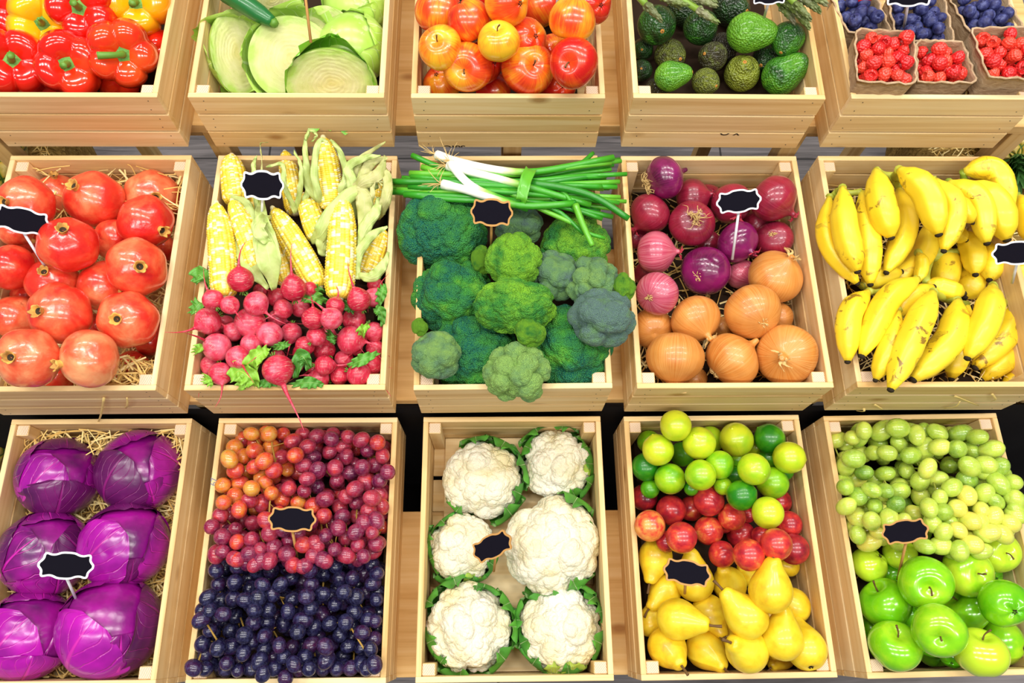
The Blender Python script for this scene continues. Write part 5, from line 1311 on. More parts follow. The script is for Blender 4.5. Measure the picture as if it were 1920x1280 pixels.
# ---------------------------------------------------------------- middle row: onions
k = CR[1][3]
def PO_(x, y): return 1150 + x * z3, 270 + y * z3
OM = {m_.name: [onion_mesh(m_, i, tp, sq) for i, (tp, sq) in enumerate(((1.25, .9), (1.15, .96)))] for m_ in (M_ORED, M_OPUR, M_OPINK, M_OYEL)}
ON = [ # centre r feature end mat extra look
 ((440, 210), 62, None, 1, M_ORED, 'n', 'red onion deep at the back behind the sign'), ((660, 370), 75, None, 1, M_ORED, 'n', 'dark red onion under the large back right onion'), ((440, 460), 62, None, 1, M_ORED, 'n', 'red onion deep in the middle of the pile'),
 ((500, 850), 60, None, 1, M_OYEL, 'n', 'brown onion deep between the front ones'), ((755, 800), 75, None, 1, M_OYEL, 'n', 'brown onion low at the right board'), ((700, 920), 60, None, 1, M_OYEL, 'n', 'brown onion hidden between the two front right ones'), ((370, 1080), 65, None, 1, M_OYEL, 'n', 'brown onion low at the front board'), ((180, 850), 98, None, 1, M_OYEL, 'n', 'dark orange onion low at the left board'),
 ((110, 430), 55, None, 1, M_ORED, 'n', 'dark onion low at left between the red ones'), ((150, 600), 60, None, 1, M_ORED, 'n', 'red onion low at left under the pink pair'), ((640, 480), 50, None, 1, M_ORED, 'n', 'red onion low at right of the sign stick'),
 ((365, 245), 88, (450, 230), 1, M_ORED, 'n', 'bright red onion with plain skin behind the rooty one'), ((590, 600), 72, (640, 640), 1, M_OPINK, 'n', 'small pink onion squeezed right of the dark one'), ((170, 320), 98, (100, 395), 1, M_ORED, 'n', 'glossy red onion at the left board, neck down-left'),
 ((762, 438), 88, (752, 410), -1, M_ORED, 's', 'red onion with short pale roots at the right board'), ((545, 275), 98, (580, 330), 1, M_ORED, 'n', 'red onion covered by the white sign'),
 ((575, 452), 101, (640, 500), 1, M_OPUR, 'n', 'violet onion with peeling skin beneath the sign stick'), ((755, 252), 113, (855, 330), 1, M_ORED, 'n', 'large maroon onion in the back right corner'), ((235, 132), 102, (150, 165), -1, M_OPUR, 'r', 'shiny purple onion on top in the back left corner'),
 ((195, 500), 101, (300, 495), 1, M_OPINK, 'n', 'pink striped onion with its neck pointing right'), ((362, 366), 109, (375, 335), -1, M_ORED, 'r', 'red onion with a big tuft of dry roots facing up'), ((425, 586), 118, (385, 615), -1, M_OPUR, 's', 'darkest purple onion in the centre'),
 ((203, 690), 104, (155, 715), -1, M_OPINK, 's', 'pink onion with white root spot, front left of the red ones'), ((780, 612), 130, (845, 530), 1, M_OYEL, 'n', 'golden brown onion at the right, neck up'),
 ((380, 810), 122, (440, 890), 1, M_OYEL, 'n', 'orange-brown onion left of the biggest centre one'), ((642, 775), 134, (705, 835), -1, M_OYEL, 's', 'large brown onion in the centre with shaggy root end'),
 ((548, 995), 134, (450, 1075), -1, M_OYEL, 's', 'brown onion at the front middle with torn skin'), ((284, 985), 138, (276, 1120), 1, M_OYEL, 'n', 'pale brown onion in the front left, dry neck over the board'), ((830, 972), 144, (815, 985), 1, M_OYEL, 'n', 'largest golden onion in the front right corner, twisted neck')]
for i, (c_, r, ft, e, m_, ex, look) in enumerate(ON):
    u, v = PO_(*c_); f = PO_(*ft) if ft else None
    nk = NECKY if m_ is M_OYEL else NECKR
    parts = [('bulb', OM[m_.name][i % 2])]
    if ex == 'n': parts.append(('dry_neck', nk[i % 3]))
    if ex == 'r': parts.append(('roots', ROOTS[i % 3]))
    if ex == 's': parts.append(('roots', ROOTSHORT[i % 2]))
    o, p, s = place(k, 'onion', parts, u, v, r * z3 * .97, f, e, color=(.5,) * 3)
    tag(o, look, 'onion', 'onions')
straw_bed(k, 500, .030, .042, 'dark straw at the bottom of the onion crate', 5)
sign(k, 1385, 377, 82, 7, 1373, 486, M_WHITE, 'white-framed chalkboard sign among the red onions', h=.10, hb=.02)

# ---------------------------------------------------------------- middle row: bananas
k = CR[1][4]; z4 = .4063
def PN(x, y): return 1510 + x * z4, 270 + y * z4
t = T('banana_peel', rough=.42, Coat_Weight=.15, Coat_Roughness=.2)
v = t.shift(t.tc(), 3.0); uvn = t.sep(t.tc('UV')); n = t.noise(v, 14.0, 3)
c = t.ramp(n, [(.3, (.84, .56, .012)), (.7, (.92, .70, .03))])
sp = t.noise(t.map(v, (1, 1, 1)), 42.0, 4, .65, .8); patch = t.noise(v, 9.0, 2)
f = t.math('MULTIPLY', t.ramp(sp, [(.57, 0), (.64, 1)]), t.ramp(patch, [(.44, 0), (.60, 1)]))
c = t.mix(t.math('MULTIPLY', f, .85), c, (.16, .06, .01))
c = t.mix(t.math('MULTIPLY', t.ramp(uvn[1], [(.0, 1), (.10, 0)]), .55), c, (.42, .48, .04)); t.col(c); M_BAN = t.mat
M_BTIP = plain('banana_tip_black', (.035, .025, .015), .8, .1)
def banana(o, pts, hw, hs=0, zl=None, rot=0):
    c = Vector(o.location)
    sph = []; n = 6
    px = smooth_path([Vector((x, y, 0)) for x, y in pts], n)
    for i, q in enumerate(px):
        u, v = PN(q.x, q.y); sph.append((u, v, hw * z4 * (.62 if i in (0, n - 1) else .95), hs * math.sin(PI * i / (n - 1))))
    zb, sh = drop(k, sph, tol=.80, rim_ok=True, zhi=k.rim + .09, zlo=zl)
    n = 26; px = smooth_path([Vector((x, y, 0)) for x, y in pts], n); P = []
    for i, q in enumerate(px): P.append(at(*PN(q.x, q.y), zb + hs * math.sin(PI * i / (n - 1))) + sh - c)
    d = depth(P[n // 2] + c); R = hw * z4 * d / F_PX; rad = np.interp(np.linspace(0, 1, n), [0, .06, .15, .32, .68, .86, .95, 1], [.25, .38, .70, .97, 1, .80, .46, .27]) * R
    # five-sided rounded section
    mb = MB(); seg = 20; t0 = (P[1] - P[0]).normalized(); a = (FW - t0 * FW.dot(t0)).normalized(); V = []; UV = []
    for i in range(n):
        tt = (P[min(i + 1, n - 1)] - P[max(i - 1, 0)]).normalized(); a = (a - tt * a.dot(tt)).normalized(); b = tt.cross(a)
        for j in range(seg):
            q = 2 * PI * j / seg + .3 + rot; rr = rad[i] * (1 + .06 * math.cos(5 * q)); V.append(P[i] + (a * math.cos(q) + b * math.sin(q)) * rr); UV.append((j / seg, i / (n - 1)))
    mb.add([tuple(v_) for v_ in V], gridF(seg, n, True) + [tuple(range(seg))[::-1], tuple((n - 1) * seg + j for j in range(seg))], UV)
    be = ob('banana', mb.mesh('peel', M_BAN), o)
    e = (P[-1] - P[-2]).normalized(); ob('blossom_tip', tube([P[-1] - e * .001, P[-1] + e * .003, P[-1] + e * .005], [R * .27, R * .26, R * .12], 8).mesh('blossom_tip', M_BTIP), be)
    return be, P[0] + c
HANDS = [('bunch of bananas deep in the middle of the crate', [([(640, 470), (650, 580), (615, 700)], 62), ([(750, 540), (770, 630), (735, 705)], 58), ([(850, 460), (865, 540), (850, 625)], 52), ([(945, 540), (985, 600), (975, 650)], 48), ([(720, 400), (775, 490), (785, 600)], 52), ([(400, 430), (420, 550), (350, 670)], 52), ([(580, 350), (540, 520), (380, 640)], 52), ([(520, 500), (540, 560), (520, 640)], 30), ([(260, 655), (330, 620), (440, 590)], 46), ([(560, 640), (640, 665), (730, 690)], 48), ([(430, 800), (470, 720), (590, 660)], 46)]),
 ('banana bunch at the far right behind the sign', [([(985, 240), (1035, 340), (1040, 450)], 55), ([(730, 125), (870, 120), (955, 285)], 56), ([(745, 180), (880, 280), (930, 440)], 68), ([(660, 175), (800, 260), (838, 455)], 56)]),
 ('pair of short bananas with dark tips at the back middle', [([(700, 240), (735, 300), (770, 360)], 36), ([(640, 370), (690, 405), (740, 442)], 36), ([(535, 118), (600, 118), (650, 128)], 27)]),
 ('banana bunch in the back left, its fruits hanging over the left board', [([(110, 245), (105, 450), (238, 640)], 46), ([(262, 220), (292, 430), (300, 645)], 54), ([(172, 200), (185, 400), (240, 585)], 58)]),
 ('banana bunch at the upper middle with a wide curved top banana', [([(430, 200), (468, 390), (375, 590)], 50), ([(600, 165), (690, 300), (640, 490)], 52), ([(325, 120), (352, 280), (395, 430)], 62), ([(432, 115), (560, 225), (615, 415)], 64)]),
 ('banana bunch in the front left corner', [([(430, 770), (385, 940), (325, 1085)], 46), ([(290, 680), (205, 790), (195, 1000)], 54), ([(520, 620), (375, 730), (262, 975)], 57)]),
 ('banana bunch in the front middle, one tip over the front board', [([(745, 740), (715, 920), (675, 1080)], 54), ([(705, 720), (670, 900), (500, 1085)], 67), ([(590, 680), (510, 860), (395, 1130)], 62)]),
 ('banana bunch in the front right corner', [([(1040, 800), (960, 960), (815, 1085)], 52), ([(1060, 960), (1000, 1060), (912, 1110)], 38), ([(975, 680), (940, 850), (785, 1030)], 62), ([(865, 650), (840, 800), (750, 985)], 62)])]
for hi, (lab, bs) in enumerate(HANDS):
    us = [PN(*b[0][0]) for b in bs]; c = at(sum(u for u, v in us) / len(us), sum(v for u, v in us) / len(us), k.rim - .02)
    o = empty('banana_bunch', c, None, 1, lab, 'bananas', None); st = []
    for b in bs: st.append(banana(o, b[0], b[1] * 1.03, .010 if hi else 0, {1: k.rim - .012, 3: k.rim - .010}.get(hi), rot=R_.uniform(-.3, .3))[1])
    m_ = sum(st, Vector()) / len(st) + Vector((0, .012, -.02)); mb = MB()
    for s_ in st: tube(smooth_path([s_ - c, (s_ + m_) / 2 - c + Vector((0, 0, -.004)), m_ - c], 7), [.007, .006, .0055, .006, .007, .008, .009], 8, 0, mb)
    ob('stem', mb.mesh('stem', spotted('banana_stem', [(.3, (.25, .35, .03)), (.7, (.60, .55, .06))], .5, 0, 3, False) if hi == 0 else bpy.data.materials['banana_stem']), o)
straw_bed(k, 500, .040, .060, 'straw under the bananas', 6)
sign(k, 1908, 474, 84, 3, 1898, 530, M_WHITE, 'white-framed chalkboard sign at the right edge among the bananas', h=.10, hb=.04)

# ---------------------------------------------------------------- bottom row: purple cabbages
k = CR[2][0]
straw_bed(k, 2200, .03, .062, 'golden straw bedding under the purple cabbages', 8); straw_bed(k, 260, .08, .105, 'straw at the back board of the purple cabbage crate', 81, yr=(.13, CL / 2 - .012))
PCB = [((110, 894), 73, (95, 905), 'n', .9, 'purple cabbage in the back left, one pale vein down its side'), ((262, 883), 75, (255, 890), 'n', 0, 'evenly violet purple cabbage in the back right'), ((80, 1038), 78, (75, 1045), 'd', 0, 'dull purple cabbage at left, partly behind the sign'),
 ((235, 1022), 78, (245, 1030), 'b', 0, 'purple cabbage with a bright magenta branching vein, middle right'), ((52, 1196), 80, (35, 1210), 'l', 0, 'brightest magenta cabbage in the front left'), ((205, 1188), 91, (215, 1235), 'f', 0, 'largest dark purple cabbage with a bright torn patch, front right')]
for i, (c_, r, up, kd, _, look) in enumerate(PCB):
    p, s = settle(k, c_[0], c_[1], r * .98, tol=.9, wall=.02)
    # head lies with its root towards the viewer so the veins run away from it
    d = aim(c_[0], c_[1], r, c_[0] + (8, -12, 5, 10, 12, 4)[i], c_[1] - .55 * r)
    o = empty('purple_cabbage', p, quat(d, xdir=RT), s, look, 'cabbage', 'purple cabbages'); ob('heart', pcab_core(i), o)
    rr = random.Random(i * 5 + 1); n_ = 6
    for j in range(n_):
        az = PI + (j - 2.5) * 1.05 + rr.uniform(-.2, .2); off = (.012, .035, .022, .045, .018, .03)[(j + i) % 6]
        m_ = M_PCAB if (j + i) % 3 else M_PCABD
        if kd in 'l' and j in (2, 3): m_ = M_PCABL; off = .05
        if kd in 'b' and j == 2: m_ = M_PCABL; off = .05
        if kd == 'f' and j in (2,): m_ = M_PCABL; off = .03
        if kd == 'n' and j == 2 and i == 0: m_ = M_PCABL
        ob('outer_leaf', leafsurf(1.0, az, (2.75, 2.3)[j % 2] + rr.uniform(-.2, .25), 1.05 + rr.uniform(-.15, .2), i * 10 + j, off, .014, nt=44, ns=36, curl=.004, crumple=.022).mesh('outer_leaf', m_), o)
sign(k, 124, 1060, 94, -3, 147, 1132, M_WHITE, 'white-framed chalkboard sign between the purple cabbages', h=.10, hb=-.01)

# ---------------------------------------------------------------- bunches of grapes
def inpoly(x, y, P):
    c = False; j = len(P) - 1
    for i in range(len(P)):
        if (P[i][1] > y) != (P[j][1] > y) and x < (P[j][0] - P[i][0]) * (y - P[i][1]) / (P[j][1] - P[i][1]) + P[i][0]: c = not c
        j = i
    return c
def grapes(k, poly, conv, sc, rz, anchors, mname, seed, cat, grp, rach, layers=((1.5, .0), (1.5, .0)), rv=.12, topz=.02):
    """anchors: (x,y,tone,label) in zoom pixels; every berry joins the nearest bunch"""
    rr = random.Random(seed); xs = [p[0] for p in poly]; ys = [p[1] for p in poly]
    roots = []
    for a in anchors:
        c = at(*conv(a[0], a[1]), k.rim); roots.append(empty('grape_bunch', c, None, 1, a[3], cat, grp))
    tops = [[] for _ in anchors]
    for sp, _ in layers:
        pts = []; tries = 0
        while tries < 5000:
            tries += 1; x, y = rr.uniform(min(xs), max(xs)), rr.uniform(min(ys), max(ys))
            if not inpoly(x, y, poly): continue
            if any((x - a) ** 2 + (y - b) ** 2 < (sp * rz) ** 2 for a, b in pts): continue
            pts.append((x, y))
        for x, y in pts:
            ai = min(range(len(anchors)), key=lambda i: math.hypot(x - anchors[i][0], y - anchors[i][1]) + rr.uniform(0, rz * 1.2))
            u, v = conv(x, y); r = rz * sc * rr.uniform(1 - rv, 1 + rv)
            z, sh = drop(k, [(u, v, r, 0)], zhi=k.rim + .05, tol=.93, rim_ok=False, wall=.02); p = at(u, v, z) + sh; s = r * depth(p) / F_PX
            a = anchors[ai]; ms = GRM[mname]; i = rr.randrange(len(ms))
            q = Quaternion((rr.gauss(0, 1), rr.gauss(0, 1), rr.gauss(0, 1), rr.gauss(0, 1))).normalized()
            ob('grape', ms[i], roots[ai], (min(1, max(0, a[2] + rr.uniform(-.12, .12))),) * 3, p - roots[ai].location, q, s * .96)
            tops[ai].append((p.z, p, s))
    for ai, r_ in enumerate(roots):
        T_ = sorted(tops[ai], key=lambda e: -e[0])[:26]
        if len(T_) < 6: continue
        c = Vector(r_.location); mb = MB(); T_.sort(key=lambda e: e[1].x + e[1].y * .5)
        th = [e[1] for e in T_[::4]]; path = smooth_path([p - c + Vector((0, 0, .004)) for p in th], 20)
        path = [q_ - Vector((0, 0, .016)) for q_ in path]; tube(path, [.0015] * 20, 6, 0, mb)
        for zt, p, s in T_:
            q = min(path, key=lambda e: (e + c - p).length); dd = (q + c - p)
            if .5 * s < dd.length < 2.6 * s: tube([q, (q + p - c) / 2 + Vector((0, 0, .002)), p - c + dd.normalized() * s * .9], [.0010, .0008, .0012], 5, 0, mb)
        ob('stalk', mb.mesh('stalk', rach), r_)
sG = .4063
PG = lambda x, y: (340 + x * sG, 760 + y * sG)
k = CR[2][1]
red = [(235, 175), (330, 105), (480, 95), (760, 120), (900, 165), (965, 230), (962, 420), (948, 640), (870, 700), (700, 720), (560, 745), (420, 720), (320, 742), (150, 690), (135, 560), (190, 440), (180, 330), (215, 270)]
blk = [(155, 745), (300, 735), (440, 700), (560, 755), (700, 730), (870, 695), (938, 760), (932, 960), (915, 1120), (900, 1262), (150, 1262), (50, 1210), (80, 1020), (120, 850)]
grapes(k, blk, PG, sG, 37, [(240, 820, .42, 'black grape bunch at the left, just below the red grapes'), (470, 860, .5, 'black grape bunch in the middle below the sign stick'), (800, 830, .52, 'black grape bunch at the right board, below the red grapes'),
   (200, 1080, .42, 'black grape bunch at the left board near the front'), (470, 1120, .5, 'black grape bunch in the front middle'), (780, 1090, .48, 'black grape bunch with orange stalk at the front right')], M_GB.name, 1, 'grapes', 'black grape bunches', M_RACH)
grapes(k, red, PG, sG, 37, [(400, 180, .92, 'orange-red grape bunch in the back left corner'), (310, 380, .86, 'orange and red grape bunch left of the middle, behind the sign'), (680, 240, .38, 'dark red grape bunch at the back middle'), (860, 300, .42, 'red grape bunch in the back right corner'),
   (220, 590, .40, 'pinkish red grape bunch at the left board'), (480, 420, .74, 'bright red grape bunch directly behind the sign'), (700, 560, .46, 'dusky red grape bunch right of the sign'), (880, 600, .38, 'dark red grape bunch at the right board'), (430, 640, .42, 'red grape bunch left of the sign stick')], M_GR.name, 2, 'grapes', 'red grape bunches', M_RACH)
sign(k, 548, 973, 88, -2, 561, 1064, M_SWOOD, 'wood-framed chalkboard sign on the red and black grapes', h=.10, hb=.0)

# ---------------------------------------------------------------- bottom row: cauliflowers
k = CR[2][2]
CM = [cauli_mesh(i, K) for i, K in ((1, 20), (2, 30), (3, 24))]
M_CLEAF = leaf_mat('cauliflower_leaf', (.09, .33, .03), (.05, .22, .03), (.55, .70, .35), .5, .1, .8, .5, 3); M_CLP = leaf_mat('pale_cauliflower_leaf', (.48, .66, .10), (.34, .55, .05), (.80, .86, .55), .5, .1, .6, .5, 4)
def cleaf_mesh(seed, reach, w_, mat):
    P = [(.25, 0, -.62), (.75, 0, -.58), (1.0, 0, -.25), (1.08, 0, .12), (1.08 - reach * .5, 0, .12 + reach)]
    me = ribbon(P, [.10, .26, w_ * 1.3, w_ * 1.5, w_ * 1.1, .02], (-1, 0, .3), .25, .06, 13, 0, None, seed, 26).mesh('leaf', mat); return me
CLF = [cleaf_mesh(i, .35 + .1 * (i % 2), .30 + .05 * (i % 3), M_CLEAF) for i in range(4)] + [cleaf_mesh(i + 9, .55, .30, M_CLP) for i in range(2)]
CF = [((905, 900), 72, 1.05, [100, 60, 20, -20, 230, -50], [], 'cauliflower at the back left, its curd split in three lobes'), ((1043, 868), 66, 1.0, [150, 120, 80, 30, 0, -30, -60], [-5], 'round cauliflower in the back right corner'), ((868, 1026), 64, 1.0, [130, 170, -70, -110, 200, -30], [-75], 'smallest white cauliflower at left, sign before it'),
 ((1037, 1022), 89, 1.04, [60, 20, -60, -90], [], 'largest cauliflower, cream coloured, at the right'), ((880, 1176), 80, 1.03, [150, 110, 70, 30, 0, -40, -100, 200, 230, 80], [], 'yellowish cauliflower in the front left'), ((1053, 1194), 79, 1.0, [200, 170, 40, 20, -20, 230, -80, 60], [-75, -100], 'white cauliflower in the front right with a pale leaf below')]
for i, (c_, r, sx, lv, pl, look) in enumerate(CF):
    p, s = settle(k, c_[0], c_[1], r * .97, tol=.85, wall=.02, zlo=k.floor - .015)
    o = empty('cauliflower', p, quat(aim(c_[0], c_[1], r, c_[0], c_[1] - 4), xdir=RT), s * 1.04, look, 'cauliflower', 'cauliflowers')
    ob('curd', CM[i % 3], o, s=(sx, 1, 1), q=Quaternion((0, 0, 1), i * 1.3))
    ob('stalk', tube([(0, 0, -.3), (0, 0, -.75)], [.4, .34], 12).mesh('stalk', M_CLP), o)
    for j, a in enumerate(lv): ob('leaf', CLF[(i + j) % 4], o, q=Quaternion((0, 0, 1), math.radians(a)), s=R_.uniform(.92, 1.1))
    for j, a in enumerate(pl): ob('leaf', CLF[4 + (i + j) % 2], o, q=Quaternion((0, 0, 1), math.radians(a)), s=.94)
sign(k, 923, 1024, 78, 26, 926, 1070, M_SWOOD, 'tilted wood-framed chalkboard sign between the cauliflowers', h=.07, hb=.0, yawv=.45, squash=1.0)

# ---------------------------------------------------------------- bottom row: limes, plums, pears
k = CR[2][3]; s5 = .4141
def PL(x, y): return 1130 + x * s5, 750 + y * s5
PE = [ # body r neck stem? layer look
 ((200, 1010), 62, (210, 900), 'pear low at the left board behind the others'), ((735, 965), 60, (700, 900), 'pear deep between the right-hand pears'), ((575, 1080), 62, (560, 1010), 'pear deep in the front middle'), ((815, 1200), 64, (765, 1250), 'pear low at the front board, stem down'), ((850, 750), 48, (810, 735), 'pear hidden under the plums at right, brown stem across'), ((655, 790), 52, (640, 760), 'slim pear low behind the tall top pear'), ((650, 1120), 60, None, 'pear deep under the two front middle pears'), ((330, 1040), 60, None, 'pear deep at the left under the lying one'),
 ((575, 835), 78, (560, 780), 'round yellow pear behind the centre, neck hidden'), ((285, 862), 74, (225, 940), 'brown-speckled pear at the left, stem towards front'), ((480, 955), 78, (530, 1050), 'yellow pear in the centre left, stem to front'), ((240, 705), 78, (215, 830), 'pear in the back left with brown-marked neck, stem to front'),
 ((915, 930), 80, (862, 862), 'pear at the right board with reddish stem'), ((415, 820), 92, (425, 700), 'yellow pear behind the wood sign'), ((290, 1115), 90, (340, 1190), 'pear in the front left corner with dark side seam'), ((465, 1160), 88, (545, 1225), 'pear at the front board with brown neck end'),
 ((660, 1168), 100, (585, 1142), 'fat pear at the front middle lying sideways'), ((980, 1148), 96, (940, 1065), 'pear in the front right corner, dark blossom end up'), ((335, 990), 94, (460, 1012), 'smooth pale pear lying across the left, neck right'), ((655, 985), 98, (560, 880), 'freckled yellow pear in the centre, neck up-left'),
 ((815, 1085), 95, (852, 945), 'large pear at right of centre, neck up'), ((760, 865), 100, (765, 740), 'topmost pear standing at the back, neck to the plums')]
items = []
for i, (c_, r, nk, look) in enumerate(PE):
    u, v = PL(*c_); rp = r * s5 * .97; fl, st, ca = PEARS[i % 4]
    sph = [(u, v, rp, 0)]
    if nk and i > 8:
        nu_, nv_ = PL(*nk); sph.append((u + (nu_ - u) * .85, v + (nv_ - v) * .85, rp * .5, 0))
    zb, sh = drop(k, sph, tol=.86, wall=.02, zhi=k.rim + .07); p = at(u, v, zb) + sh; s = rp * depth(p) / F_PX
    d = aim(u, v, rp, *PL(*nk), k=1.45) if nk else Vector((R_.uniform(-1, 1), R_.uniform(-1, 1), .1)).normalized()
    if i == 17: d = -aim(u, v, rp, *PL(990, 1213), k=1.0)
    if i == 17: d = (d + (at(*PL(940, 1000), .6) - at(u, v, .6)).normalized() * .8).normalized()
    o = empty('pear', p, quat(d, R_.random() * 6), s, look, 'pear', 'yellow pears')
    ob('flesh', fl, o, (R_.uniform(.4, .6),) * 3); ob('stem', st, o); ob('calyx', ca, o)
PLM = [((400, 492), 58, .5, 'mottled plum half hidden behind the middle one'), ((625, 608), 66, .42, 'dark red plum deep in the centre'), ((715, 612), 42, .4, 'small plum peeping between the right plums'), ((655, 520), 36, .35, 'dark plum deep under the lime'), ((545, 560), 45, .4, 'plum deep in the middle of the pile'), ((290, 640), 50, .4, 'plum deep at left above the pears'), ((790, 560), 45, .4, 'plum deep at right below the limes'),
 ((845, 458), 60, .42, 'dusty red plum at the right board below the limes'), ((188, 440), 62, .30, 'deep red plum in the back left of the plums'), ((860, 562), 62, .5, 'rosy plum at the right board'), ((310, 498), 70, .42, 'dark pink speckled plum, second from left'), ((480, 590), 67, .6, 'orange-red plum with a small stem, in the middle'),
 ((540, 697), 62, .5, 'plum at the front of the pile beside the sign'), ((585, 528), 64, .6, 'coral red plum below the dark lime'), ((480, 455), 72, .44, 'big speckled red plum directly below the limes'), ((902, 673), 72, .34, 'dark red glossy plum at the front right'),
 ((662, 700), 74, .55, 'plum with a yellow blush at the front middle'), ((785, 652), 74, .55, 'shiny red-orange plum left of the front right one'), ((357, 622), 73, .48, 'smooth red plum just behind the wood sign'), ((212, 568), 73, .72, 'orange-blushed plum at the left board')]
for i, (c_, r, b, look) in enumerate(PLM):
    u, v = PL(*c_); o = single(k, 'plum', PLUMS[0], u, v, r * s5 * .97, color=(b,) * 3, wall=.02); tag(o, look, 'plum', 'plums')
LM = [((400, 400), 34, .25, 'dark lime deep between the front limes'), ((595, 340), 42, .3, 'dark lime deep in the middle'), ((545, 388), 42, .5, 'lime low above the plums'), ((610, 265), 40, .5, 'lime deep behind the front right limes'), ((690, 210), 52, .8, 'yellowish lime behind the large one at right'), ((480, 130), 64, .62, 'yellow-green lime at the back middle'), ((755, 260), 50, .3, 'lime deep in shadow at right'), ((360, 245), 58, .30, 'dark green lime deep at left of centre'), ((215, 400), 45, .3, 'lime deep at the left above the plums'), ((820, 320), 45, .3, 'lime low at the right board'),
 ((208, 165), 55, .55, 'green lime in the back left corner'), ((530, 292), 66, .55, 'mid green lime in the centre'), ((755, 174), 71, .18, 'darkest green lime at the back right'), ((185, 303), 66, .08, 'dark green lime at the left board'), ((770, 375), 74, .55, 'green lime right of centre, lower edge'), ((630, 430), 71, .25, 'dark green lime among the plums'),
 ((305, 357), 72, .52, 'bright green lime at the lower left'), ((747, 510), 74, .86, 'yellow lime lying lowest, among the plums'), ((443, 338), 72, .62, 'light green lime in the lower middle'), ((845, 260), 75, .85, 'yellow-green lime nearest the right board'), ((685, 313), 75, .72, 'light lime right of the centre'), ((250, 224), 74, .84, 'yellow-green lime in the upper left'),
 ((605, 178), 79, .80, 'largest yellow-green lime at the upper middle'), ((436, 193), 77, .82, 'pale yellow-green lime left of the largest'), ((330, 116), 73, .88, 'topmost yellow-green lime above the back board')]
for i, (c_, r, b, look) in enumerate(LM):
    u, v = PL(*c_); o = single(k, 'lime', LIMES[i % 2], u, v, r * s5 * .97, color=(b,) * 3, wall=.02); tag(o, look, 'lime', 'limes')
sign(k, 1288, 1073, 88, -10, 1284, 1112, M_SWOOD, 'wood-framed chalkboard sign tilted among the pears', h=.07, hb=.03, yawv=-.2)

# ---------------------------------------------------------------- bottom row: green grapes and apples
k = CR[2][4]; s6 = .4142
def PQ(x, y): return 1500 + x * s6, 750 + y * s6
GA = [((400, 790), 60, None, .3, 'green apple deep behind the sign stick'), ((905, 780), 62, None, .2, 'dark green apple deep at the right'), ((500, 980), 60, None, .25, 'green apple deep between the left ones'), ((330, 1030), 60, None, .3, 'green apple deep at the left board'), ((620, 1172), 88, None, .25, 'dark green apple low at the front board'), ((700, 1210), 60, None, .25, 'green apple low in front, mostly hidden'), ((860, 860), 60, None, .3, 'green apple deep behind the right one'),
 ((755, 945), 108, (700, 880), .45, 'green apple in the middle right, partly covered'), ((450, 690), 76, None, .88, 'yellow-green apple under the grapes by the sign'), ((315, 745), 84, None, .85, 'yellow-green apple at the left, back of the apples'), ((960, 1115), 105, None, .55, 'green apple at the right edge of the front'), ((945, 683), 98, (1000, 695), .92, 'yellowish apple in the right back, touching the grapes'),
 ((757, 775), 113, (825, 790), .72, 'light green apple with stem hollow to the right'), ((388, 920), 119, (345, 832), .42, 'bright green apple at the left board'), ((432, 1130), 117, (462, 1068), .5, 'green apple in the front left corner'), ((925, 920), 110, (968, 965), .35, 'deep green apple at the right with blossom end showing'),
 ((567, 825), 121, (590, 858), .45, 'bright green apple in the middle with open stem hollow'), ((815, 1142), 117, (850, 1052), .95, 'yellow-green apple at the front right'), ((628, 1040), 121, (632, 1088), .5, 'green apple in the front centre with curved stem')]
for i, (c_, r, ft, b, look) in enumerate(GA):
    u, v = PQ(*c_); f = PQ(*ft) if ft else None
    o, p, s = place(k, 'green_apple', [('flesh', GAPPLES[i % 4]), ('stem', ASTEM[i % 3]), ('calyx', ACAL[0])], u, v, r * s6 * .97, f, -1 if i == 15 else 1, color=(b,) * 3, wall=.02)
    tag(o, look, 'apple', 'green apples')
k.floor = k.zb + .07
grn = [(165, 175), (300, 128), (560, 118), (740, 118), (880, 200), (940, 290), (990, 440), (975, 560), (900, 620), (820, 690), (700, 690), (600, 700), (520, 640), (380, 640), (300, 650), (200, 620), (170, 520), (200, 450), (170, 310)]
grapes(k, grn, PQ, s6, 41, [(230, 220, .62, 'green grape bunch in the back left corner'), (470, 300, .55, 'green grape bunch at the back middle-left with brown stalk'), (600, 200, .45, 'green grape bunch at the back middle'), (820, 190, .42, 'green grape bunch in the back right corner'), (890, 400, .42, 'green grape bunch hanging over the right board'),
   (280, 560, .80, 'yellowish grape bunch over the left apples'), (330, 400, .30, 'shadowed green grape bunch deep at the left'), (620, 440, .55, 'green grape bunch in the middle with dry brown stalk'), (820, 560, .85, 'yellow-green grape bunch lying in front right'), (620, 620, .50, 'green grape bunch in front, beside the sign')], M_GG.name, 3, 'grapes', 'green grape bunches', M_RACHG, rv=.15)
sign(k, 1697, 996, 82, 9, 1683, 1086, M_SWOOD, 'wood-framed chalkboard sign on the green grapes and apples', h=.10, hb=-.01)

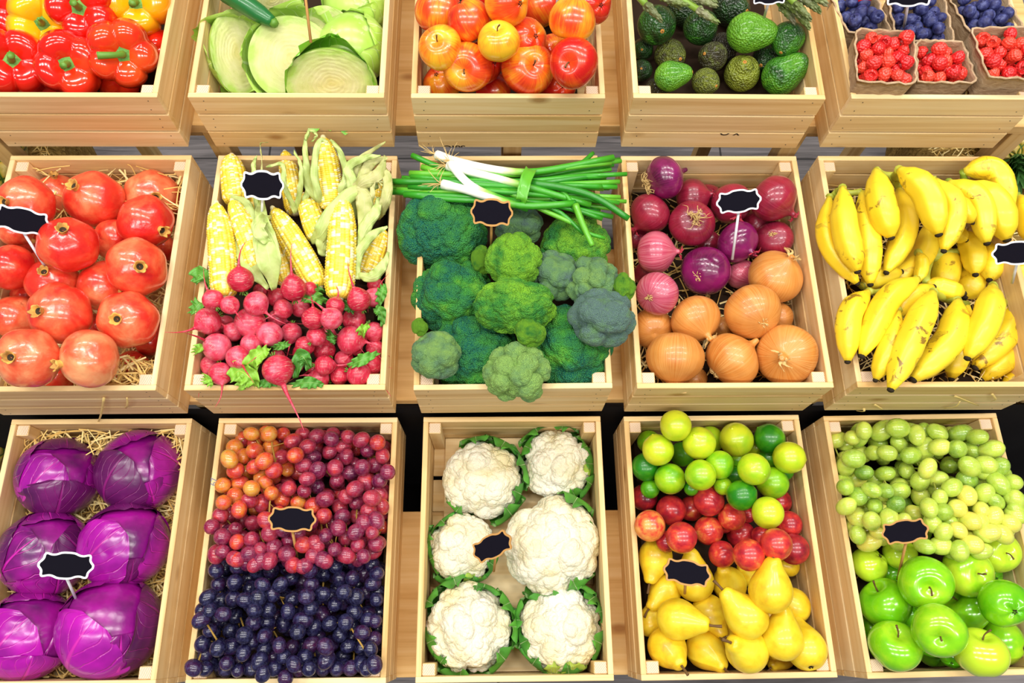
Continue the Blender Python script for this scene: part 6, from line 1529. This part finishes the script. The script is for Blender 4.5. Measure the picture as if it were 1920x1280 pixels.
# ---------------------------------------------------------------- around the display
M_BLK = plain('black_cloth', (.012, .011, .012), .85, .1)
V = []; nx, ny = 90, 26
prof = [(.374, .585), (.374, .40), (.373, .15), (.36, .03), (.33, .012), (.250, .008)]
pp = smooth_path([Vector((0, y, z)) for y, z in prof], ny)
for j in range(ny):
    for i in range(nx):
        x = -1.04 + 2.44 * i / (nx - 1); w_ = min(1, j / 6); V.append((x, pp[j].y - .005 * w_ - .003 * w_ * math.sin(x * 31) - .001 * w_ * math.sin(x * 73 + j * .2), pp[j].z + .001))
o = ob('black_cloth', MB().add(V, gridF(nx, ny, False)).mesh('cloth', M_BLK)); tag(o, 'black cloth hanging below the middle shelf down to the floor', 'cloth')
t = T('pineapple_skin', rough=.5); uv = t.sep(t.tc('UV')); a = t.math('MULTIPLY', uv[0], 13.0); b = t.math('MULTIPLY', uv[1], 11.0)
d1 = t.math('ABSOLUTE', t.math('SINE', t.math('MULTIPLY', t.math('ADD', a, b), PI / 2))); d2 = t.math('ABSOLUTE', t.math('SINE', t.math('MULTIPLY', t.math('SUBTRACT', a, b), PI / 2)))
e_ = t.math('MINIMUM', d1, d2); t.col(t.mix(t.ramp(t.noise(t.tc(), 5.0), [(.4, 0), (.6, 1)]), t.ramp(e_, [(.08, (.05, .16, .02)), (.3, (.60, .36, .03)), (.9, (.75, .62, .22))]), t.ramp(e_, [(.08, (.04, .10, .01)), (.3, (.35, .34, .03)), (.9, (.62, .42, .10))]))); M_PINE = t.mat
def pine_fn(th, t_):
    ph = t_ * PI; a, b = th / (2 * PI) * 13, t_ * 11; e_ = np.minimum(np.abs(np.sin((a + b) * PI / 2)), np.abs(np.sin((a - b) * PI / 2)))
    r = (.92 + .10 * np.sqrt(e_)); return np.stack([r * np.sin(ph) ** .7 * np.cos(th), r * np.sin(ph) ** .7 * np.sin(th), 1.45 * r * np.cos(ph)], 1)
PINE = surf(pine_fn, 104, 88).mesh('rind', M_PINE); M_PLF = leaf_mat('pineapple_leaf', (.08, .24, .05), (.05, .15, .03), (.2, .4, .12), .45, .2, .3, .3, 2)
mb = MB(); rr = random.Random(3)
for i in range(34):
    q = i * 2.4; f = i / 34; l = 1.5 - .5 * f; sp_ = .95 * (1 - f) + .12
    ribbon([(.18 * math.cos(q), .18 * math.sin(q), 1.30 + .3 * f), (.5 * sp_ * math.cos(q), .5 * sp_ * math.sin(q), 1.30 + .3 * f + l * .5), (1.0 * sp_ * math.cos(q), 1.0 * sp_ * math.sin(q), 1.30 + .3 * f + l)], [.13, .11, .01], (math.cos(q), math.sin(q), 0), -.4, 0, 5, 0, mb, i, 9)
PCROWN = mb.mesh('leaf_crown', M_PLF)
def bale(x, y, z, sx, sy, label, seed):
    r = empty('straw_bale', (x, y, 0), None, 1, label, 'straw bale', None)
    D, F = ico(5); P = np.sign(D) * np.abs(D) ** .45; P = P / np.abs(P).max(0) * np.array([sx / 2, sy / 2, z / 2]); P += np.array([0, 0, z / 2]); P += (.006 * sn(P * 30, seed, 1))[:, None] * D
    P[:, 2] = np.maximum(P[:, 2], 0)
    ob('packed_straw', MB().add(P, F).mesh('packed_straw', t_bale), r)
    o = ob('loose_straw', straw_mesh(1500, (-sx / 2, sx / 2), (-sy / 2, sy / 2), lambda a, b, r_: z + r_.uniform(-.01, .02), seed), r); o['kind'] = 'stuff'; return r
tb = T('bale_straw', rough=.8, spec=.1); n = tb.noise(tb.map(tb.tc(), (12, 90, 60)), 1.0, 5, .7, 1.5); tb.col(tb.ramp(n, [(.3, (.10, .055, .012)), (.55, (.50, .31, .08)), (.75, (.72, .52, .2))])); tb.bump(n, 1.0, .01); t_bale = tb.mat
bale(1.30, 1.02, .30, .46, .62, 'straw bale standing right of the upper shelf', 1); bale(-1.30, .99, .30, .46, .62, 'straw bale left of the upper shelf', 2)
bale(-1.24, .42, .24, .34, .40, 'lower straw bale left of the middle shelf', 3)
def pineapple(u, v, z, s, d, label):
    p = at(u, v, z); o = empty('pineapple', p, quat(d, .4), s, label, 'pineapple', None); ob('rind', PINE, o); ob('leaf_crown', PCROWN, o)
pineapple(1898, 262, .37, .068, (-.2, -.5, .25), 'ripe pineapple beside the banana crate at the right edge')
pineapple(1990, 345, .36, .055, (.5, -.9, .2), 'pineapple in the straw at the right edge, below the ripe one')
pineapple(-18, 300, .37, .068, (.25, .9, .25), 'pineapple in the straw at the left edge beside the pomegranates')
pineapple(-30, 812, .31, .062, (.5, .8, .2), 'pineapple at the left edge above the purple cabbages')
# straw wisps caught on the crate boards
WISP = [((195, 745), (180, 800), -.004, 1, 0, 'front board of the pomegranate crate'), ((235, 765), (238, 745), .0, 1, 0, 'lower front board of the pomegranate crate'), ((1620, 765), (1606, 770), 0, 1, 4, 'left lower front board of the banana crate'), ((1640, 758), (1652, 768), 0, 1, 4, 'front board under the banana tips'), ((1790, 742), (1835, 760), 0, 1, 4, 'front board of the banana crate, long one'), ((1860, 738), (1858, 752), 0, 1, 4, 'front board at the right of the banana crate'), ((1770, 765), (1800, 752), 0, 1, 4, 'lower front board of the banana crate')]
for i, (a, b, h, r, c, wh) in enumerate(WISP):
    k = CR[r][c]; kk = []
    for (u, v) in (a, b):   # meet the plane of the crate's front boards
        d = ray(u, v); y0 = ROWY[r] - .003; s_ = (y0) / d.y; kk.append(CAM + d * s_)
    A, B = kk; mid = (A + B) / 2 + Vector((.004, -.004, .003))
    o = ob('straw_wisp', ribbon([A - A, mid - A, B - A], [.0018, .0015, .001], (0, -1, .2), .3, 0, 3, 0, None, i, 9).mesh('straw_wisp', M_STRAW)); o.location = A; o.modifiers.new('t', 'SOLIDIFY').thickness = .0004
    tag(o, 'straw wisp stuck to the ' + wh, 'straw')
# remove nothing: end of scene
